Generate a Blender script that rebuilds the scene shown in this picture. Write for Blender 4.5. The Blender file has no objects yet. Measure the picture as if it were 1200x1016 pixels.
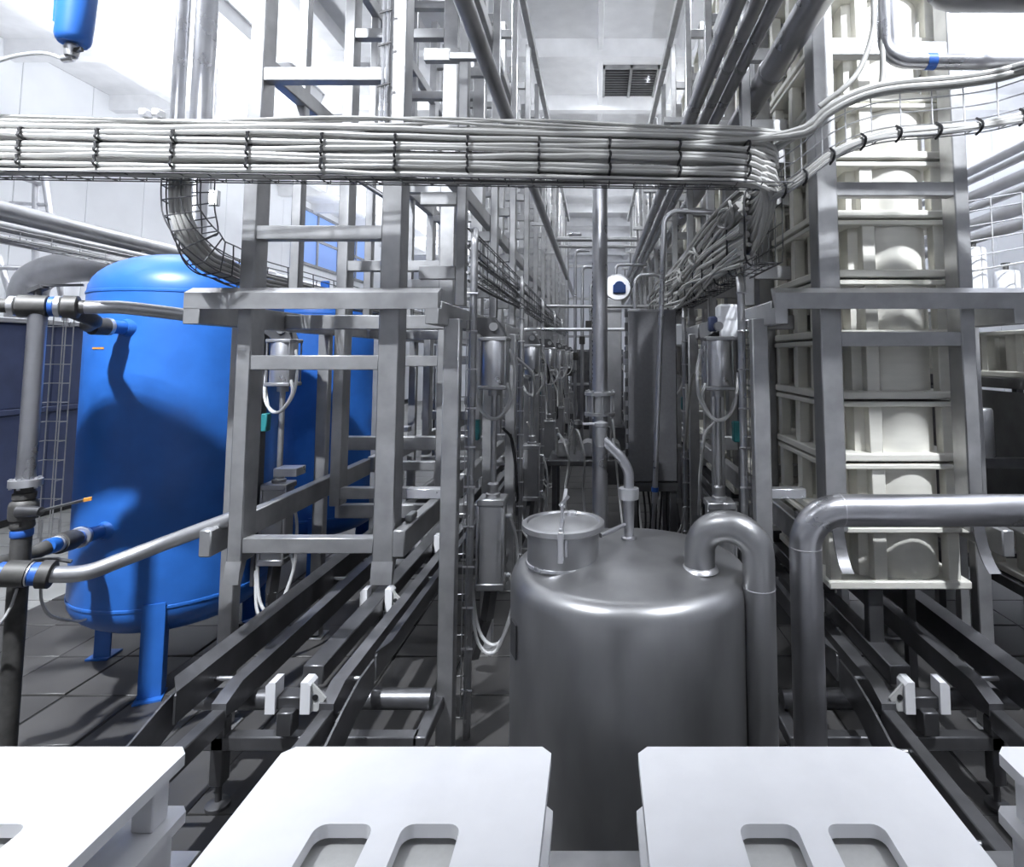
import bpy, bmesh, math, random
from mathutils import Vector, Matrix
random.seed(7)
C = bpy.context.scene.collection
SC = bpy.context.scene
PI = math.pi

# ---------------------------------------------------------------- camera
F, PX, PY = 680.0, 699.0, 366.0          # focal length and principal point of the 1200 x 1016 photograph
TH = math.atan((418.0-PY)/F)             # the lens looks slightly up
CAMZ = 2.0
cd = bpy.data.cameras.new('camera'); cam = bpy.data.objects.new('camera', cd); C.objects.link(cam)
cam.location = (0, 0, CAMZ); cam.rotation_euler = (PI/2+TH, 0, 0)
cd.sensor_fit = 'HORIZONTAL'; cd.sensor_width = 36; cd.lens = F/1200*36
cd.shift_x = (600-PX)/1200; cd.shift_y = (PY-508)/1200
cd.clip_start = .02; cd.clip_end = 200
SC.camera = cam

# ---------------------------------------------------------------- world, lamps, exposure
W = bpy.data.worlds.new('world'); SC.world = W; W.use_nodes = True
W.node_tree.nodes['Background'].inputs[0].default_value = (.75, .82, 1, 1)
W.node_tree.nodes['Background'].inputs[1].default_value = .02
SC.view_settings.view_transform = 'Standard'; SC.view_settings.look = 'None'
SC.view_settings.gamma = 1; SC.view_settings.use_curve_mapping = False
SC.view_settings.exposure = 0.0
COOL = (.90, .94, 1.0)
def area(name, loc, target, sx, sy, power, col=COOL, spread=PI):
    l = bpy.data.lights.new(name, 'AREA'); l.shape = 'RECTANGLE'; l.size = sx; l.size_y = sy
    l.energy = power; l.color = col; l.spread = spread
    o = bpy.data.objects.new(name, l); C.objects.link(o); o.location = loc
    d = Vector(target)-Vector(loc); o.rotation_euler = d.to_track_quat('-Z', 'Y').to_euler()
    return o
# floodlights above the camera, one over each press row
area('flood_lamp_a', (-2.7, .35, 6.2), (-2.7, 3.75, 1.0), .17, .13, 160, spread=math.radians(72))
area('flood_lamp_b', (2.5, .35, 6.2), (2.1, 4.4, 1.4), .17, .13, 115, spread=math.radians(75))
# added fill light over the crossing belt, to brighten the front moulds
area('belt_fill', (0, .75, 6.25), (0, 1.15, 0), 3.6, .3, 8, spread=math.radians(95))
area('rear_fill', (0, -2.3, 4.7), (0, 9, 6.3), 7.0, .6, 78, spread=math.radians(72))  # added fill from behind the camera for ceiling beams and upper racks
# unseen fill lights added over the side bays and aisle (they face the ceiling)
for k, y in enumerate((3.5, 8, 12.5, 17, 22)):
    area('bay_ceiling_fill', (-5.6, y, 5.0), (-5.6, y, 9), .5, 3.0, 150)
    area('bay_ceiling_fill', (4.8, y, 5.0), (4.8, y, 9), .5, 3.0, 190, (.84, .89, 1.0))
for y in (3, 9, 15, 21):
    area('aisle_ceiling_fill', (0, y, 5.3), (0, y, 9), .3, 3.0, 10)
# fill lights added over the two press rows, brightening the rack sides opposite
for y in (5.6, 9.2, 12.8, 16.4):
    area('row_fill', (-1.1, y, 6.25), (1.25, y, 3.4), .2, 1.6, 75, spread=math.radians(120))
    area('row_fill', (1.2, y, 6.25), (-1.1, y, 3.4), .2, 1.6, 75, spread=math.radians(120))
# added fill lights in the left bay, shining down to brighten the steel
for y in (6.0, 9.6, 13.2, 17):
    area('left_bay_fill', (-4.3, y, 6.2), (-3.2, y, 2), .4, 2.4, 60)

# ---------------------------------------------------------------- pixel helper: a photograph pixel at a real depth
def P(px, py, Y):
    a = (px-PX)/F; b = (PY-py)/F
    d = Vector((a, math.cos(TH)-b*math.sin(TH), math.sin(TH)+b*math.cos(TH)))
    t = Y/d.y
    return Vector((a*t, Y, CAMZ+d.z*t))

# ---------------------------------------------------------------- materials
def mat(name, col, rough=.5, metal=0., var=.12, scale=8., bump=0., stretch=(1, 1, 1), spec=.5, detail=4., coat=0., rvar=.1):
    m = bpy.data.materials.new(name); m.use_nodes = True
    nt = m.node_tree; n = nt.nodes; L = nt.links
    b = n['Principled BSDF']
    b.inputs['Roughness'].default_value = rough; b.inputs['Metallic'].default_value = metal
    b.inputs['Specular IOR Level'].default_value = spec
    b.inputs['Coat Weight'].default_value = coat
    tc = n.new('ShaderNodeTexCoord'); mp = n.new('ShaderNodeMapping'); mp.inputs['Scale'].default_value = stretch
    L.new(tc.outputs['Object'], mp.inputs['Vector'])
    nz = n.new('ShaderNodeTexNoise'); nz.inputs['Scale'].default_value = scale; nz.inputs['Detail'].default_value = detail
    L.new(mp.outputs['Vector'], nz.inputs['Vector'])
    cr = n.new('ShaderNodeValToRGB'); e = cr.color_ramp.elements
    e[0].position = .3; e[1].position = .7
    e[0].color = tuple(c*(1-var) for c in col)+(1,); e[1].color = tuple(min(1, c*(1+var)) for c in col)+(1,)
    L.new(nz.outputs['Fac'], cr.inputs['Fac']); L.new(cr.outputs['Color'], b.inputs['Base Color'])
    if rvar:
        mr = n.new('ShaderNodeMapRange'); mr.inputs[3].default_value = max(.02, rough-rvar); mr.inputs[4].default_value = min(1, rough+rvar)
        L.new(nz.outputs['Fac'], mr.inputs[0]); L.new(mr.outputs[0], b.inputs['Roughness'])
    if bump:
        bp = n.new('ShaderNodeBump'); bp.inputs['Strength'].default_value = bump; bp.inputs['Distance'].default_value = .01
        L.new(nz.outputs['Fac'], bp.inputs['Height']); L.new(bp.outputs['Normal'], b.inputs['Normal'])
    return m
def emit(name, col, s):
    m = bpy.data.materials.new(name); m.use_nodes = True; b = m.node_tree.nodes['Principled BSDF']
    b.inputs['Base Color'].default_value = (*col, 1); b.inputs['Emission Color'].default_value = (*col, 1); b.inputs['Emission Strength'].default_value = s
    return m
M = dict(
    steel=mat('satin_steel', (.42, .42, .43), .40, .85, .12, 6, .02),
    frame=mat('frame_steel', (.39, .39, .395), .40, .72, .14, 9, .04),
    tank=mat('tank_steel', (.345, .345, .35), .36, .85, .16, 5, .02, (1, 1, .35), detail=10),
    pipe=mat('pipe_steel', (.44, .44, .46), .30, .9, .12, 5, .01),
    pale=mat('pale_steel', (.62, .62, .65), .4, .35, .08, 6),
    bright=mat('bright_steel', (.62, .62, .64), .30, .85, .08, 6),
    rail=mat('rail_steel', (.17, .17, .178), .36, .75, .2, 7, .03),
    dark=mat('dark_steel', (.12, .12, .125), .42, .75, .2, 8, .03),
    galv=mat('galvanised_wire', (.10, .10, .105), .45, .6, .1, 20),
    wire=mat('bright_wire', (.42, .42, .43), .38, .8, .1, 20),
    black=mat('black_rubber', (.02, .02, .022), .5, 0, .2, 20),
    fitting=mat('dark_fitting', (.07, .068, .065), .55, .35, .35, 14, .12),
    blue=mat('blue_paint', (.020, .115, .42), .38, 0, .10, 7, .015, spec=.5, detail=10),
    navy=mat('navy_paint', (.050, .066, .14), .55, 0, .15, 5, .02),
    cable=mat('cable_sheath', (.41, .405, .39), .5, 0, .10, 3),
    hose=mat('grey_hose', (.45, .45, .45), .4, 0, .1, 10),
    cream=mat('cream_plastic', (.68, .665, .605), .42, 0, .05, 6, .01, (1, 1, 4)),
    white=mat('white_plastic', (.80, .80, .82), .38, 0, .03, 9, .006, detail=8),
    grey_plate=mat('grey_plate', (.50, .50, .49), .5, 0, .04, 60, .0),
    wall=mat('white_panel', (.80, .81, .83), .45, 0, .03, 2),
    ceiling=mat('white_concrete', (.78, .78, .79), .7, 0, .05, 5, .05),
    tile=mat('dark_floor_tile', (.060, .058, .057), .42, 0, .30, 2.2, .10, detail=9, rvar=.15),
    light_tile=mat('light_floor_tile', (.30, .30, .29), .45, 0, .12, 3, .08, detail=9, rvar=.1),
    grout=mat('floor_grout', (.018, .018, .018), .8, 0, .2, 30, .1),
    cabinet=mat('cabinet_steel', (.15, .15, .158), .5, .45, .08, 60, .02),
    box=mat('white_box', (.78, .79, .82), .4, 0, .02, 10),
    teal=mat('teal_plastic', (.02, .16, .17), .4, 0, .1, 10),
    tape=mat('blue_tape', (.02, .09, .35), .45, 0, .1, 10),
    orange=mat('orange_grip', (.55, .25, .04), .5, 0, .1, 10),
    grille=mat('grey_grille', (.22, .22, .23), .6, .2, .1, 20),
    lens=emit('lamp_lens', (.92, .95, 1), 30),
    pane=emit('daylight_pane', (.20, .32, .66), .55),
)

# ---------------------------------------------------------------- mesh building
class MB:
    def __init__(s): s.v = []; s.f = []; s.sm = []
    def add(s, vs, fs, smooth=False):
        o = len(s.v); s.v += [tuple(v) for v in vs]; s.f += [tuple(i+o for i in f) for f in fs]; s.sm += [smooth]*len(fs)
        return s
    def box(s, a, b, bev=0.):
        x0, x1 = sorted((a[0], b[0])); y0, y1 = sorted((a[1], b[1])); z0, z1 = sorted((a[2], b[2]))
        if bev:
            bv = min(bev, (x1-x0)*.3, (y1-y0)*.3, (z1-z0)*.3)
            vs = []; idx = {}
            for sx in (0, 1):
                for sy in (0, 1):
                    for sz in (0, 1):
                        c = (x1 if sx else x0, y1 if sy else y0, z1 if sz else z0)
                        sg = (-1 if sx else 1, -1 if sy else 1, -1 if sz else 1)
                        for ax in range(3):
                            p = [c[i]+(0 if i == ax else sg[i]*bv) for i in range(3)]
                            idx[(sx, sy, sz, ax)] = len(vs); vs.append(p)
            fs = []
            for ax in range(3):
                o = [i for i in range(3) if i != ax]
                for side in (0, 1):
                    q = []
                    for u, w in ((0, 0), (1, 0), (1, 1), (0, 1)):
                        k = [0, 0, 0]; k[ax] = side; k[o[0]] = u; k[o[1]] = w; q.append(idx[(*k, ax)])
                    flip = (side == 1) == (ax == 1)
                    fs.append(q[::-1] if flip else q)
            for ax in range(3):      # edge bevels along ax
                o = [i for i in range(3) if i != ax]
                for u in (0, 1):
                    for w in (0, 1):
                        k0 = [0, 0, 0]; k1 = [0, 0, 0]; k0[o[0]] = k1[o[0]] = u; k0[o[1]] = k1[o[1]] = w; k1[ax] = 1
                        fs.append([idx[(*k0, o[0])], idx[(*k1, o[0])], idx[(*k1, o[1])], idx[(*k0, o[1])]])
            for sx in (0, 1):
                for sy in (0, 1):
                    for sz in (0, 1): fs.append([idx[(sx, sy, sz, a)] for a in range(3)])
            return s.add(vs, fs)
        vs = [(x0, y0, z0), (x1, y0, z0), (x1, y1, z0), (x0, y1, z0), (x0, y0, z1), (x1, y0, z1), (x1, y1, z1), (x0, y1, z1)]
        return s.add(vs, [(0, 3, 2, 1), (4, 5, 6, 7), (0, 1, 5, 4), (1, 2, 6, 5), (2, 3, 7, 6), (3, 0, 4, 7)])
    def obox(s, c, ax, ay, az):
        c, ax, ay, az = map(Vector, (c, ax, ay, az))
        vs = [c+ax*i+ay*j+az*k for k in (-.5, .5) for i, j in ((-.5, -.5), (.5, -.5), (.5, .5), (-.5, .5))]
        return s.add(vs, [(0, 3, 2, 1), (4, 5, 6, 7), (0, 1, 5, 4), (1, 2, 6, 5), (2, 3, 7, 6), (3, 0, 4, 7)])
    def bar(s, a, b, w, h, up=(0, 0, 1)):
        a, b = Vector(a), Vector(b); d = b-a; u = Vector(up)
        x = d.cross(u)
        if x.length < 1e-6: x = d.cross(Vector((1, 0, 0)))
        x.normalize(); u = x.cross(d).normalized()
        return s.obox((a+b)/2, x*w, d, u*h)
    def tube(s, pts, r, n=12, cap=True):
        pts = [Vector(p) for p in pts]; R = r if isinstance(r, (list, tuple)) else [r]*len(pts)
        t0 = (pts[1]-pts[0]).normalized()
        nrm = t0.cross(Vector((0, 0, 1)))
        if nrm.length < 1e-3: nrm = t0.cross(Vector((0, 1, 0)))
        nrm.normalize(); rings = []; vs = []
        for i, p in enumerate(pts):
            a = pts[i]-pts[i-1] if i else pts[1]-pts[0]
            b = pts[i+1]-pts[i] if i < len(pts)-1 else a
            if a.length < 1e-9: a = b
            if b.length < 1e-9: b = a
            t = (a.normalized()+b.normalized())
            t = t.normalized() if t.length > 1e-6 else a.normalized()
            nrm = (nrm-t*nrm.dot(t)); nrm = nrm.normalized() if nrm.length > 1e-6 else t.orthogonal().normalized()
            bn = t.cross(nrm)
            vs += [p+(nrm*math.cos(2*PI*k/n)+bn*math.sin(2*PI*k/n))*R[i] for k in range(n)]
        fs = []
        for i in range(len(pts)-1):
            for k in range(n):
                a = i*n+k; b = i*n+(k+1) % n
                fs.append((a, b, b+n, a+n))
        s.add(vs, fs, True)
        if cap:
            m = len(pts)-1
            s.add(vs[:n], [tuple(range(n))[::-1]]); s.add(vs[m*n:], [tuple(range(n))])
        return s
    def cyl(s, a, b, r, n=20): return s.tube([a, b], r, n)
    def lathe(s, prof, c=(0, 0, 0), n=32, sharp=False):
        c = Vector(c); vs = []; fs = []
        for r, z in prof:
            vs += [c+Vector((r*math.cos(2*PI*k/n), r*math.sin(2*PI*k/n), z)) for k in range(n)]
        for i in range(len(prof)-1):
            for k in range(n):
                a = i*n+k; b = i*n+(k+1) % n
                fs.append((a, b, b+n, a+n))
        s.add(vs, fs, not sharp)
        m = len(prof)-1
        if prof[0][0] > 1e-4: s.add(vs[:n], [tuple(range(n))[::-1]])
        if prof[m][0] > 1e-4: s.add(vs[m*n:], [tuple(range(n))])
        return s
    def prism(s, poly, h0, h1, axis=2, smooth=False):
        n = len(poly)
        def V(p, h):
            return (p[0], p[1], h) if axis == 2 else ((p[0], h, p[1]) if axis == 1 else (h, p[0], p[1]))
        vs = [V(p, h0) for p in poly]+[V(p, h1) for p in poly]
        s.add(vs, [(i, (i+1) % n, n+(i+1) % n, n+i) for i in range(n)], smooth)
        return s.add(vs, [tuple(range(n))[::-1], tuple(range(n, 2*n))])
    def mesh(s, name, m, origin=(0, 0, 0)):
        me = bpy.data.meshes.new(name); o = Vector(origin)
        me.from_pydata([Vector(v)-o for v in s.v], [], s.f)
        bm = bmesh.new(); bm.from_mesh(me)
        for f, sm in zip(bm.faces, s.sm): f.smooth = sm
        bmesh.ops.remove_doubles(bm, verts=bm.verts, dist=1e-6)
        bmesh.ops.recalc_face_normals(bm, faces=bm.faces)
        bm.to_mesh(me); bm.free()
        try: me.set_sharp_from_angle(angle=math.radians(40))
        except Exception: pass
        me.materials.append(M[m] if isinstance(m, str) else m)
        return me
    def build(s, name, m, parent=None, label=None, kind=None):
        org = parent.location if parent and not parent.parent else (0, 0, 0)
        if parent and parent.parent: org = parent.parent.location+parent.location
        o = bpy.data.objects.new(name, s.mesh(name, m, org)); C.objects.link(o)
        if parent: o.parent = parent
        if label: o['label'] = label
        if kind: o['kind'] = kind
        return o
def B(): return MB()
def thing(name, label, cat, loc=(0, 0, 0), group=None):
    o = bpy.data.objects.new(name, None); C.objects.link(o); o.location = loc; o.empty_display_size = .1
    o['label'] = label; o['category'] = cat
    if group: o['group'] = group
    return o
def tag(o, label, cat, group=None):
    o['label'] = label; o['category'] = cat
    if group: o['group'] = group
    return o
def struct(name, mb, m, parent=None):
    o = mb.build(name, m, parent)
    if not parent: o['kind'] = 'structure'
    return o
def dup(root, loc, label, group=None, scale=None):
    r = root.copy(); C.objects.link(r); r.location = loc; r['label'] = label
    if group: r['group'] = group
    for ch in list(root.children):
        c = ch.copy(); C.objects.link(c); c.parent = r
        for g in list(ch.children):
            d = g.copy(); C.objects.link(d); d.parent = c
    return r
def fillet(pts, r, n=8):
    pts = [Vector(p) for p in pts]; out = [pts[0]]
    for i in range(1, len(pts)-1):
        a, b, c = pts[i-1], pts[i], pts[i+1]
        u = (a-b); v = (c-b); lu, lv = u.length, v.length; u.normalize(); v.normalize()
        ang = u.angle(v)
        if ang > PI-.02: out.append(b); continue
        d = min(r/math.tan(ang/2), lu*.49, lv*.49); rr = d*math.tan(ang/2)
        p0, p1 = b+u*d, b+v*d
        cen = b+(u+v).normalized()*(rr/math.sin(ang/2))
        w0, w1 = p0-cen, p1-cen; tot = w0.angle(w1); axis = w0.cross(w1).normalized()
        for k in range(n+1): out.append(cen+Matrix.Rotation(tot*k/n, 3, axis) @ w0)
    out.append(pts[-1]); return out
def smooth(pts, n=8):
    pts = [Vector(p) for p in pts]; q = [pts[0]*2-pts[1]]+pts+[pts[-1]*2-pts[-2]]; out = []
    for i in range(1, len(q)-2):
        for k in range(n):
            t = k/n; a, b, c, d = q[i-1], q[i], q[i+1], q[i+2]
            out.append(.5*((2*b)+(c-a)*t+(2*a-5*b+4*c-d)*t*t+(3*b-a-3*c+d)*t**3))
    out.append(pts[-1]); return out
def basket(stations, prof, every=1, rw=.0035, rc=.003, n=5):
    """wire basket: stations = (position, side, up); prof = wire offsets in (side, up)"""
    mb = MB()
    at = lambda st, p: Vector(st[0])+Vector(st[1])*p[0]+Vector(st[2])*p[1]
    for p in prof: mb.tube([at(s, p) for s in stations], rw, n)
    for s in stations[::every]: mb.tube([at(s, p) for p in prof], rc, n)
    return mb
ORD = 'first second third fourth fifth sixth seventh eighth ninth tenth eleventh twelfth thirteenth fourteenth fifteenth sixteenth'.split()
# ================================================================ the hall
XL, XR, YF, YB, ZC = -8.5, 7.5, -2.5, 26.6, 6.55
struct('floor', B().box((XL, YF, -.12), (XR, YB, -.006)), 'grout')
floor = bpy.data.objects['floor']
TS = .45
tile_me = None
def tile_mesh(nx=1, ny=1):
    mb = B(); g = .006
    for i in range(nx):
        for j in range(ny):
            mb.box((i*TS+g, j*TS+g, -.006), ((i+1)*TS-g, (j+1)*TS-g, 0))
    return mb
tmeshes = []
for k in range(5):
    mb = B().box((-TS/2+.005, -TS/2+.005, -.02), (TS/2-.005, TS/2-.005, 0), .003)
    mb.v = [(x, y, z + (.0018*(x*(k-2)+y*((k*3) % 5-2)))/TS*2) for x, y, z in mb.v]
    tmeshes.append(mb.mesh('tile', 'tile'))
light_me = B().box((-TS/2+.005, -TS/2+.005, -.02), (TS/2-.005, TS/2-.005, 0), .003).mesh('tile', 'light_tile')
rt = random.Random(3)
NX0, NX1, NY0, NY1 = -12, 7, 4, 18
for i in range(NX0, NX1):
    for j in range(NY0, NY1):
        o = bpy.data.objects.new('tile', rt.choice(tmeshes) if i >= -10 else light_me); C.objects.link(o); o.parent = floor
        o.location = ((i+.5)*TS, (j+.5)*TS, rt.uniform(-.0015, .0015)); o.rotation_euler[2] = rt.choice((0, PI/2, PI, -PI/2))
mb = B(); mb2 = B()
for i in range(int(XL/TS), int(XR/TS)):
    for j in range(int(YF/TS), int(YB/TS)):
        if NX0 <= i < NX1 and NY0 <= j < NY1: continue
        (mb if i >= -10 else mb2).box((i*TS+.005, j*TS+.005, -.02), ((i+1)*TS-.005, (j+1)*TS-.005, rt.uniform(-.001, .001)))
mb.build('tile_field', 'tile', floor, kind='stuff'); mb2.build('walkway_tiles', 'light_tile', floor, 'pale tiles of the side walkway', kind='stuff')

ceil = struct('ceiling', B().box((XL, YF, ZC), (XR, YB, ZC+.1)), 'ceiling')
y = .9; beams = []
while y < YB:
    B().prism([(y-.11, ZC), (y+.11, ZC), (y+.08, ZC-.26), (y-.08, ZC-.26)], XL, XR, 0).build('beam', 'ceiling', ceil)
    y += 1.80
for x in (-7.3, -6.1, -4.9, -3.7, -2.5, -1.2, .06, 1.3, 2.6, 3.8, 5.0, 6.2):
    w_ = .045 if abs(x) < 1 else .13; B().prism([(x-w_, ZC), (x+w_, ZC), (x+w_*.7, ZC-.17), (x-w_*.7, ZC-.17)], YF, YB, 1).build('rib', 'ceiling', ceil)
# a slatted ceiling grille between two beams over the aisle
g = thing('ceiling_grille', 'grey slatted grille set in the white ceiling high above the aisle', 'grille', (.55, 9.4, ZC-.03))
B().box((.10, 8.75, ZC-.05), (1.0, 8.80, ZC)).box((.10, 9.98, ZC-.05), (1.0, 10.03, ZC)).box((.10, 8.75, ZC-.05), (.14, 10.03, ZC)).box((.96, 8.75, ZC-.05), (1.0, 10.03, ZC)).box((.53, 8.75, ZC-.06), (.57, 10.03, ZC)).build('rim', 'frame', g)
for k in range(14):
    yy = 8.84+k*.085
    B().obox((.55, yy, ZC-.03), (.84, 0, 0), (0, .05, .02), (0, -.004, .01)).build('slat', 'grille', g)
B().box((.13, 8.78, ZC-.012), (.97, 10.0, ZC-.004)).build('backing', 'dark', g)

# left wall: white panels above a navy dado
wl = struct('wall_left', B().box((XL-.12, YF, 0), (XL-.02, YB, ZC)), 'wall')
for k in range(24):
    yy = YF+k*1.2
    B().box((XL-.03, yy+.004, .1), (XL, min(yy+1.196, YB), ZC), .004).build('panel', 'wall', wl)
struct('baseboard_left', B().box((XL-.02, YF, 0), (XL+.05, YB, .10), .008), 'black')
# long navy-clad vat standing along the white wall
VX = -6.9
vt = thing('clad_vat', 'long navy clad vat with pale steel top along the white wall', 'vat', (VX-.7, 8, 0))
B().box((VX-1.4, 1.0, .10), (VX-.03, 20, 2.40)).build('body', 'navy', vt)
for k in range(6):
    yy = 1.0+k*3.2
    for z0, z1 in ((.10, 1.305), (1.385, 2.38)):
        B().box((VX-.05, yy+.004, z0), (VX, min(yy+3.196, 20), z1), .006).build('panel', 'navy', vt)
B().box((VX-.02, 1.0, 1.31), (VX+.03, 20, 1.38), .008).build('trim_rail', 'navy', vt)
B().box((VX-1.45, .95, 2.40), (VX+.05, 20.05, 2.46), .01).build('top_plate', 'bright', vt)
B().box((VX-1.38, 1.02, 0), (VX-.06, 19.98, .10)).build('plinth', 'black', vt)
struct('wall_right', B().box((XR, YF, 0), (XR+.1, YB, ZC)), 'wall')
wr = bpy.data.objects['wall_right']
for k in range(24):
    yy = YF+k*1.2
    B().box((XR-.025, yy+.004, .1), (XR+.01, min(yy+1.196, YB), ZC), .004).build('panel', 'wall', wr)
struct('wall_back', B().box((XL, YB, 0), (XR, YB+.1, ZC)), 'wall')
wb = bpy.data.objects['wall_back']
for k in range(12):
    B().box((XL+k*1.2+.004, YB-.025, 0), (XL+(k+1)*1.2-.004, YB+.01, ZC), .004).build('panel', 'wall', wb)
struct('wall_front', B().box((XL, YF-.1, 0), (XR, YF, ZC)), 'wall')
for k, (y0, y1) in enumerate(((16.0, 21.6), (23.6, 26.4))):
    w = thing('window_%d' % (k+1), 'x', 'window', (XL+.02, (y0+y1)/2, 5.5)); del w['label']; del w['category']; w['kind'] = 'structure'
    fr = B()
    for zz in (4.7, 5.5, 6.3): fr.box((XL-.01, y0, zz-.04), (XL+.06, y1, zz+.04))
    nn = 4
    for i in range(nn+1):
        yy = y0+(y1-y0)*i/nn; fr.box((XL-.01, yy-.04, 4.66), (XL+.055, yy+.04, 6.34))
    fr.build('frame', 'frame', w)
    for i in range(nn):
        for z0, z1 in ((4.74, 5.46), (5.54, 6.26)):
            a = y0+(y1-y0)*i/nn+.04; b = y0+(y1-y0)*(i+1)/nn-.04
            B().box((XL+.004, a, z0), (XL+.012, b, z1)).build('pane', 'pane', w)

# ================================================================ press frames (modules along both sides of the aisle)
NMOD, PIT, YM = 6, 2.1, 3.0
RZ = {0: (1.065, 1.97, 2.64, 3.49, 4.35, 5.2), 1: (1.22, 2.09, 2.87, 3.63, 4.4, 5.2)}
def press_frame(side, Y, first):
    """one module; side 0 = row beside the blue tanks, 1 = row holding the moulds"""
    m = (lambda x: x) if side == 0 else (lambda x: .10-x)
    bx = lambda mb, x0, x1, y0, y1, z0, z1, bev=.006: mb.box((m(x0), y0, z0), (m(x1), y1, z1), bev)
    r = thing('press_tower', 'label', 'machine frame', (m(-1.4), Y, 0))
    TOP = 5.7
    for li, yl in enumerate((Y, Y+1.1)):
        for x0, x1 in ((-1.83, -1.755), (-1.11, -1.005) if side == 0 else (-1.15, -1.04)):
            p = bx(B(), x0, x1, yl-.05, yl+.07, 1.13 if side and li == 0 else .98, TOP)
            if li == 0:   # flared foot bent towards the front
                prof = [(yl-.05, .99), (yl+.0, .99), (yl-.02, .94), (yl-.045, .885), (yl-.065, .885), (yl-.06, .94)] if side == 0 else []
                if prof: p.prism(prof, min(m(x0), m(x1)), max(m(x0), m(x1)), 0)
            p.build('post', 'frame', r)
            if li == 0 and side == 1:    # curved plate foot swinging out to the front
                cv = [(yl-.052-.16*(1-math.cos(math.radians(k*9))), 1.23-.27*math.sin(math.radians(k*9))) for k in range(9)]
                q = cv+[(y_+.012, z_+.006) for y_, z_ in cv[::-1]]
                xc = (m(x0)+m(x1))/2
                B().prism(q, xc-.028, xc+.028, 0).build('foot', 'rail', r)
        for q, z in enumerate(RZ[side]):
            bx(B(), -1.757, -1.108, yl-.045, yl+.02, z-.037, z+.037, .004).build('rung', 'frame', r)
        # stubs and the slim upright on the aisle side
        ya = yl+.45
        bx(B(), -.84, -.78, ya-.03, ya+.03, 2.3, TOP).build('upright', 'frame', r)
        bx(B(), -1.83, -1.77, ya-.03, ya+.03, 2.3, TOP).build('upright', 'frame', r)
        for q, z in enumerate((2.5, 2.95, 3.4, 3.85, 4.3, 4.75, 5.2)):
            bx(B(), -1.06, -.84, ya-.025, ya+.025, z-.04, z+.04, .004).build('bracket', 'frame', r)
    # long beams
    y0, y1 = Y-.10, Y+PIT-.16
    for x0, x1, z0, z1 in ((-2.02, -1.95, 2.16, 2.28), (-.84, -.775, 2.16, 2.28)):
        bx(B(), x0, x1, y0, y1, z0, z1).build('side_beam', 'frame', r)
    for x0, x1, z0, z1 in ((-1.95, -1.89, 1.02, 1.15), (-1.0, -.94, 1.02, 1.15)):
        t = bx(B(), x0, x1, y0+.02, y1, z0, z1); bx(t, x0+.012, x1-.012, y0+.16, y0+.26, z1, z1+.035)
        t.build('carry_rail', 'frame', r)
    for x0, x1, z0, z1 in ((-1.825, -1.76, 3.52, 3.62), (-.90, -.84, 3.02, 3.12), (-1.825, -1.76, 4.75, 4.85), (-.90, -.84, 4.55, 4.65), (-.80, -.73, 5.66, 5.76)):
        bx(B(), x0, x1, Y, Y+PIT-.055, z0, z1).build('upper_beam', 'frame', r)
    bx(B(), -1.95, -.78, Y+1.42, Y+1.48, 1.30, 1.40).build('cross_beam', 'frame', r)
    bx(B(), -1.95, -.78, Y+1.42, Y+1.48, .80, .90).build('cross_beam', 'frame', r)
    bx(B(), -1.95, -.78, Y+.62, Y+.68, 2.17, 2.26).build('cross_beam', 'frame', r)
    # floor posts
    for x0, x1 in ((-.80, -.715), (-2.06, -1.98)):
        for yp in ((Y+.03, Y+1.12) if x0 > -1 else (Y+.27, Y+1.30)):
            t = bx(B(), x0, x1, yp, yp+.07, .012, 2.2); bx(t, x0-.03, x1+.03, yp-.03, yp+.10, 0, .012, .002)
            t.build('floor_post', 'frame', r)
    # ledges carried by the posts
    t = bx(B(), -.98, -.79, Y+.05, Y+.11, 1.27, 1.32, .003); t.build('ledge', 'bright', r)
    t = bx(B(), -1.97, -1.83, Y+.60, Y+.72, 1.27, 1.32, .003); t.build('ledge', 'bright', r)
    if first:
        # front hood bar: flat bar with turned-down ends and a sloping top lip
        yb = 2.84; z0, z1 = 2.235, 2.315
        t = B()
        xa, xb = sorted((m(-2.03), m(-.78)))
        t.prism([(yb, z0), (yb+.02, z0), (yb+.075, z1+.022), (yb+.06, z1+.03), (yb, z1)], xa, xb, 0)
        t.build('hood_bar', 'frame', r)
        for x0, x1 in ((-2.03, -1.95), (-.84, -.775)):
            bx(B(), x0, x1, yb, yb+.07, 2.16, 2.24, .003).build('bar_end', 'frame', r)
    return r
proto = {}
for side in (0, 1):
    for k in range(NMOD):
        nm = 'tank side' if side == 0 else 'mould stack side'
        Y = YM+k*PIT
        lab = ('grey steel ladder press frame, %s from the front in the empty row' % ORD[k]) if side == 0 else \
              ('grey steel press frame around cream mould stacks, %s from the front' % ORD[k])
        if k == 0: f = press_frame(side, Y, True); f['label'] = lab; f['group'] = 'press frames on the %s' % nm
        elif k == 1: f = press_frame(side, Y, False); f['label'] = lab; f['group'] = 'press frames on the %s' % nm; proto[side] = f
        else: dup(proto[side], (proto[side].location.x, Y, 0), lab, 'press frames on the %s' % nm)

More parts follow.
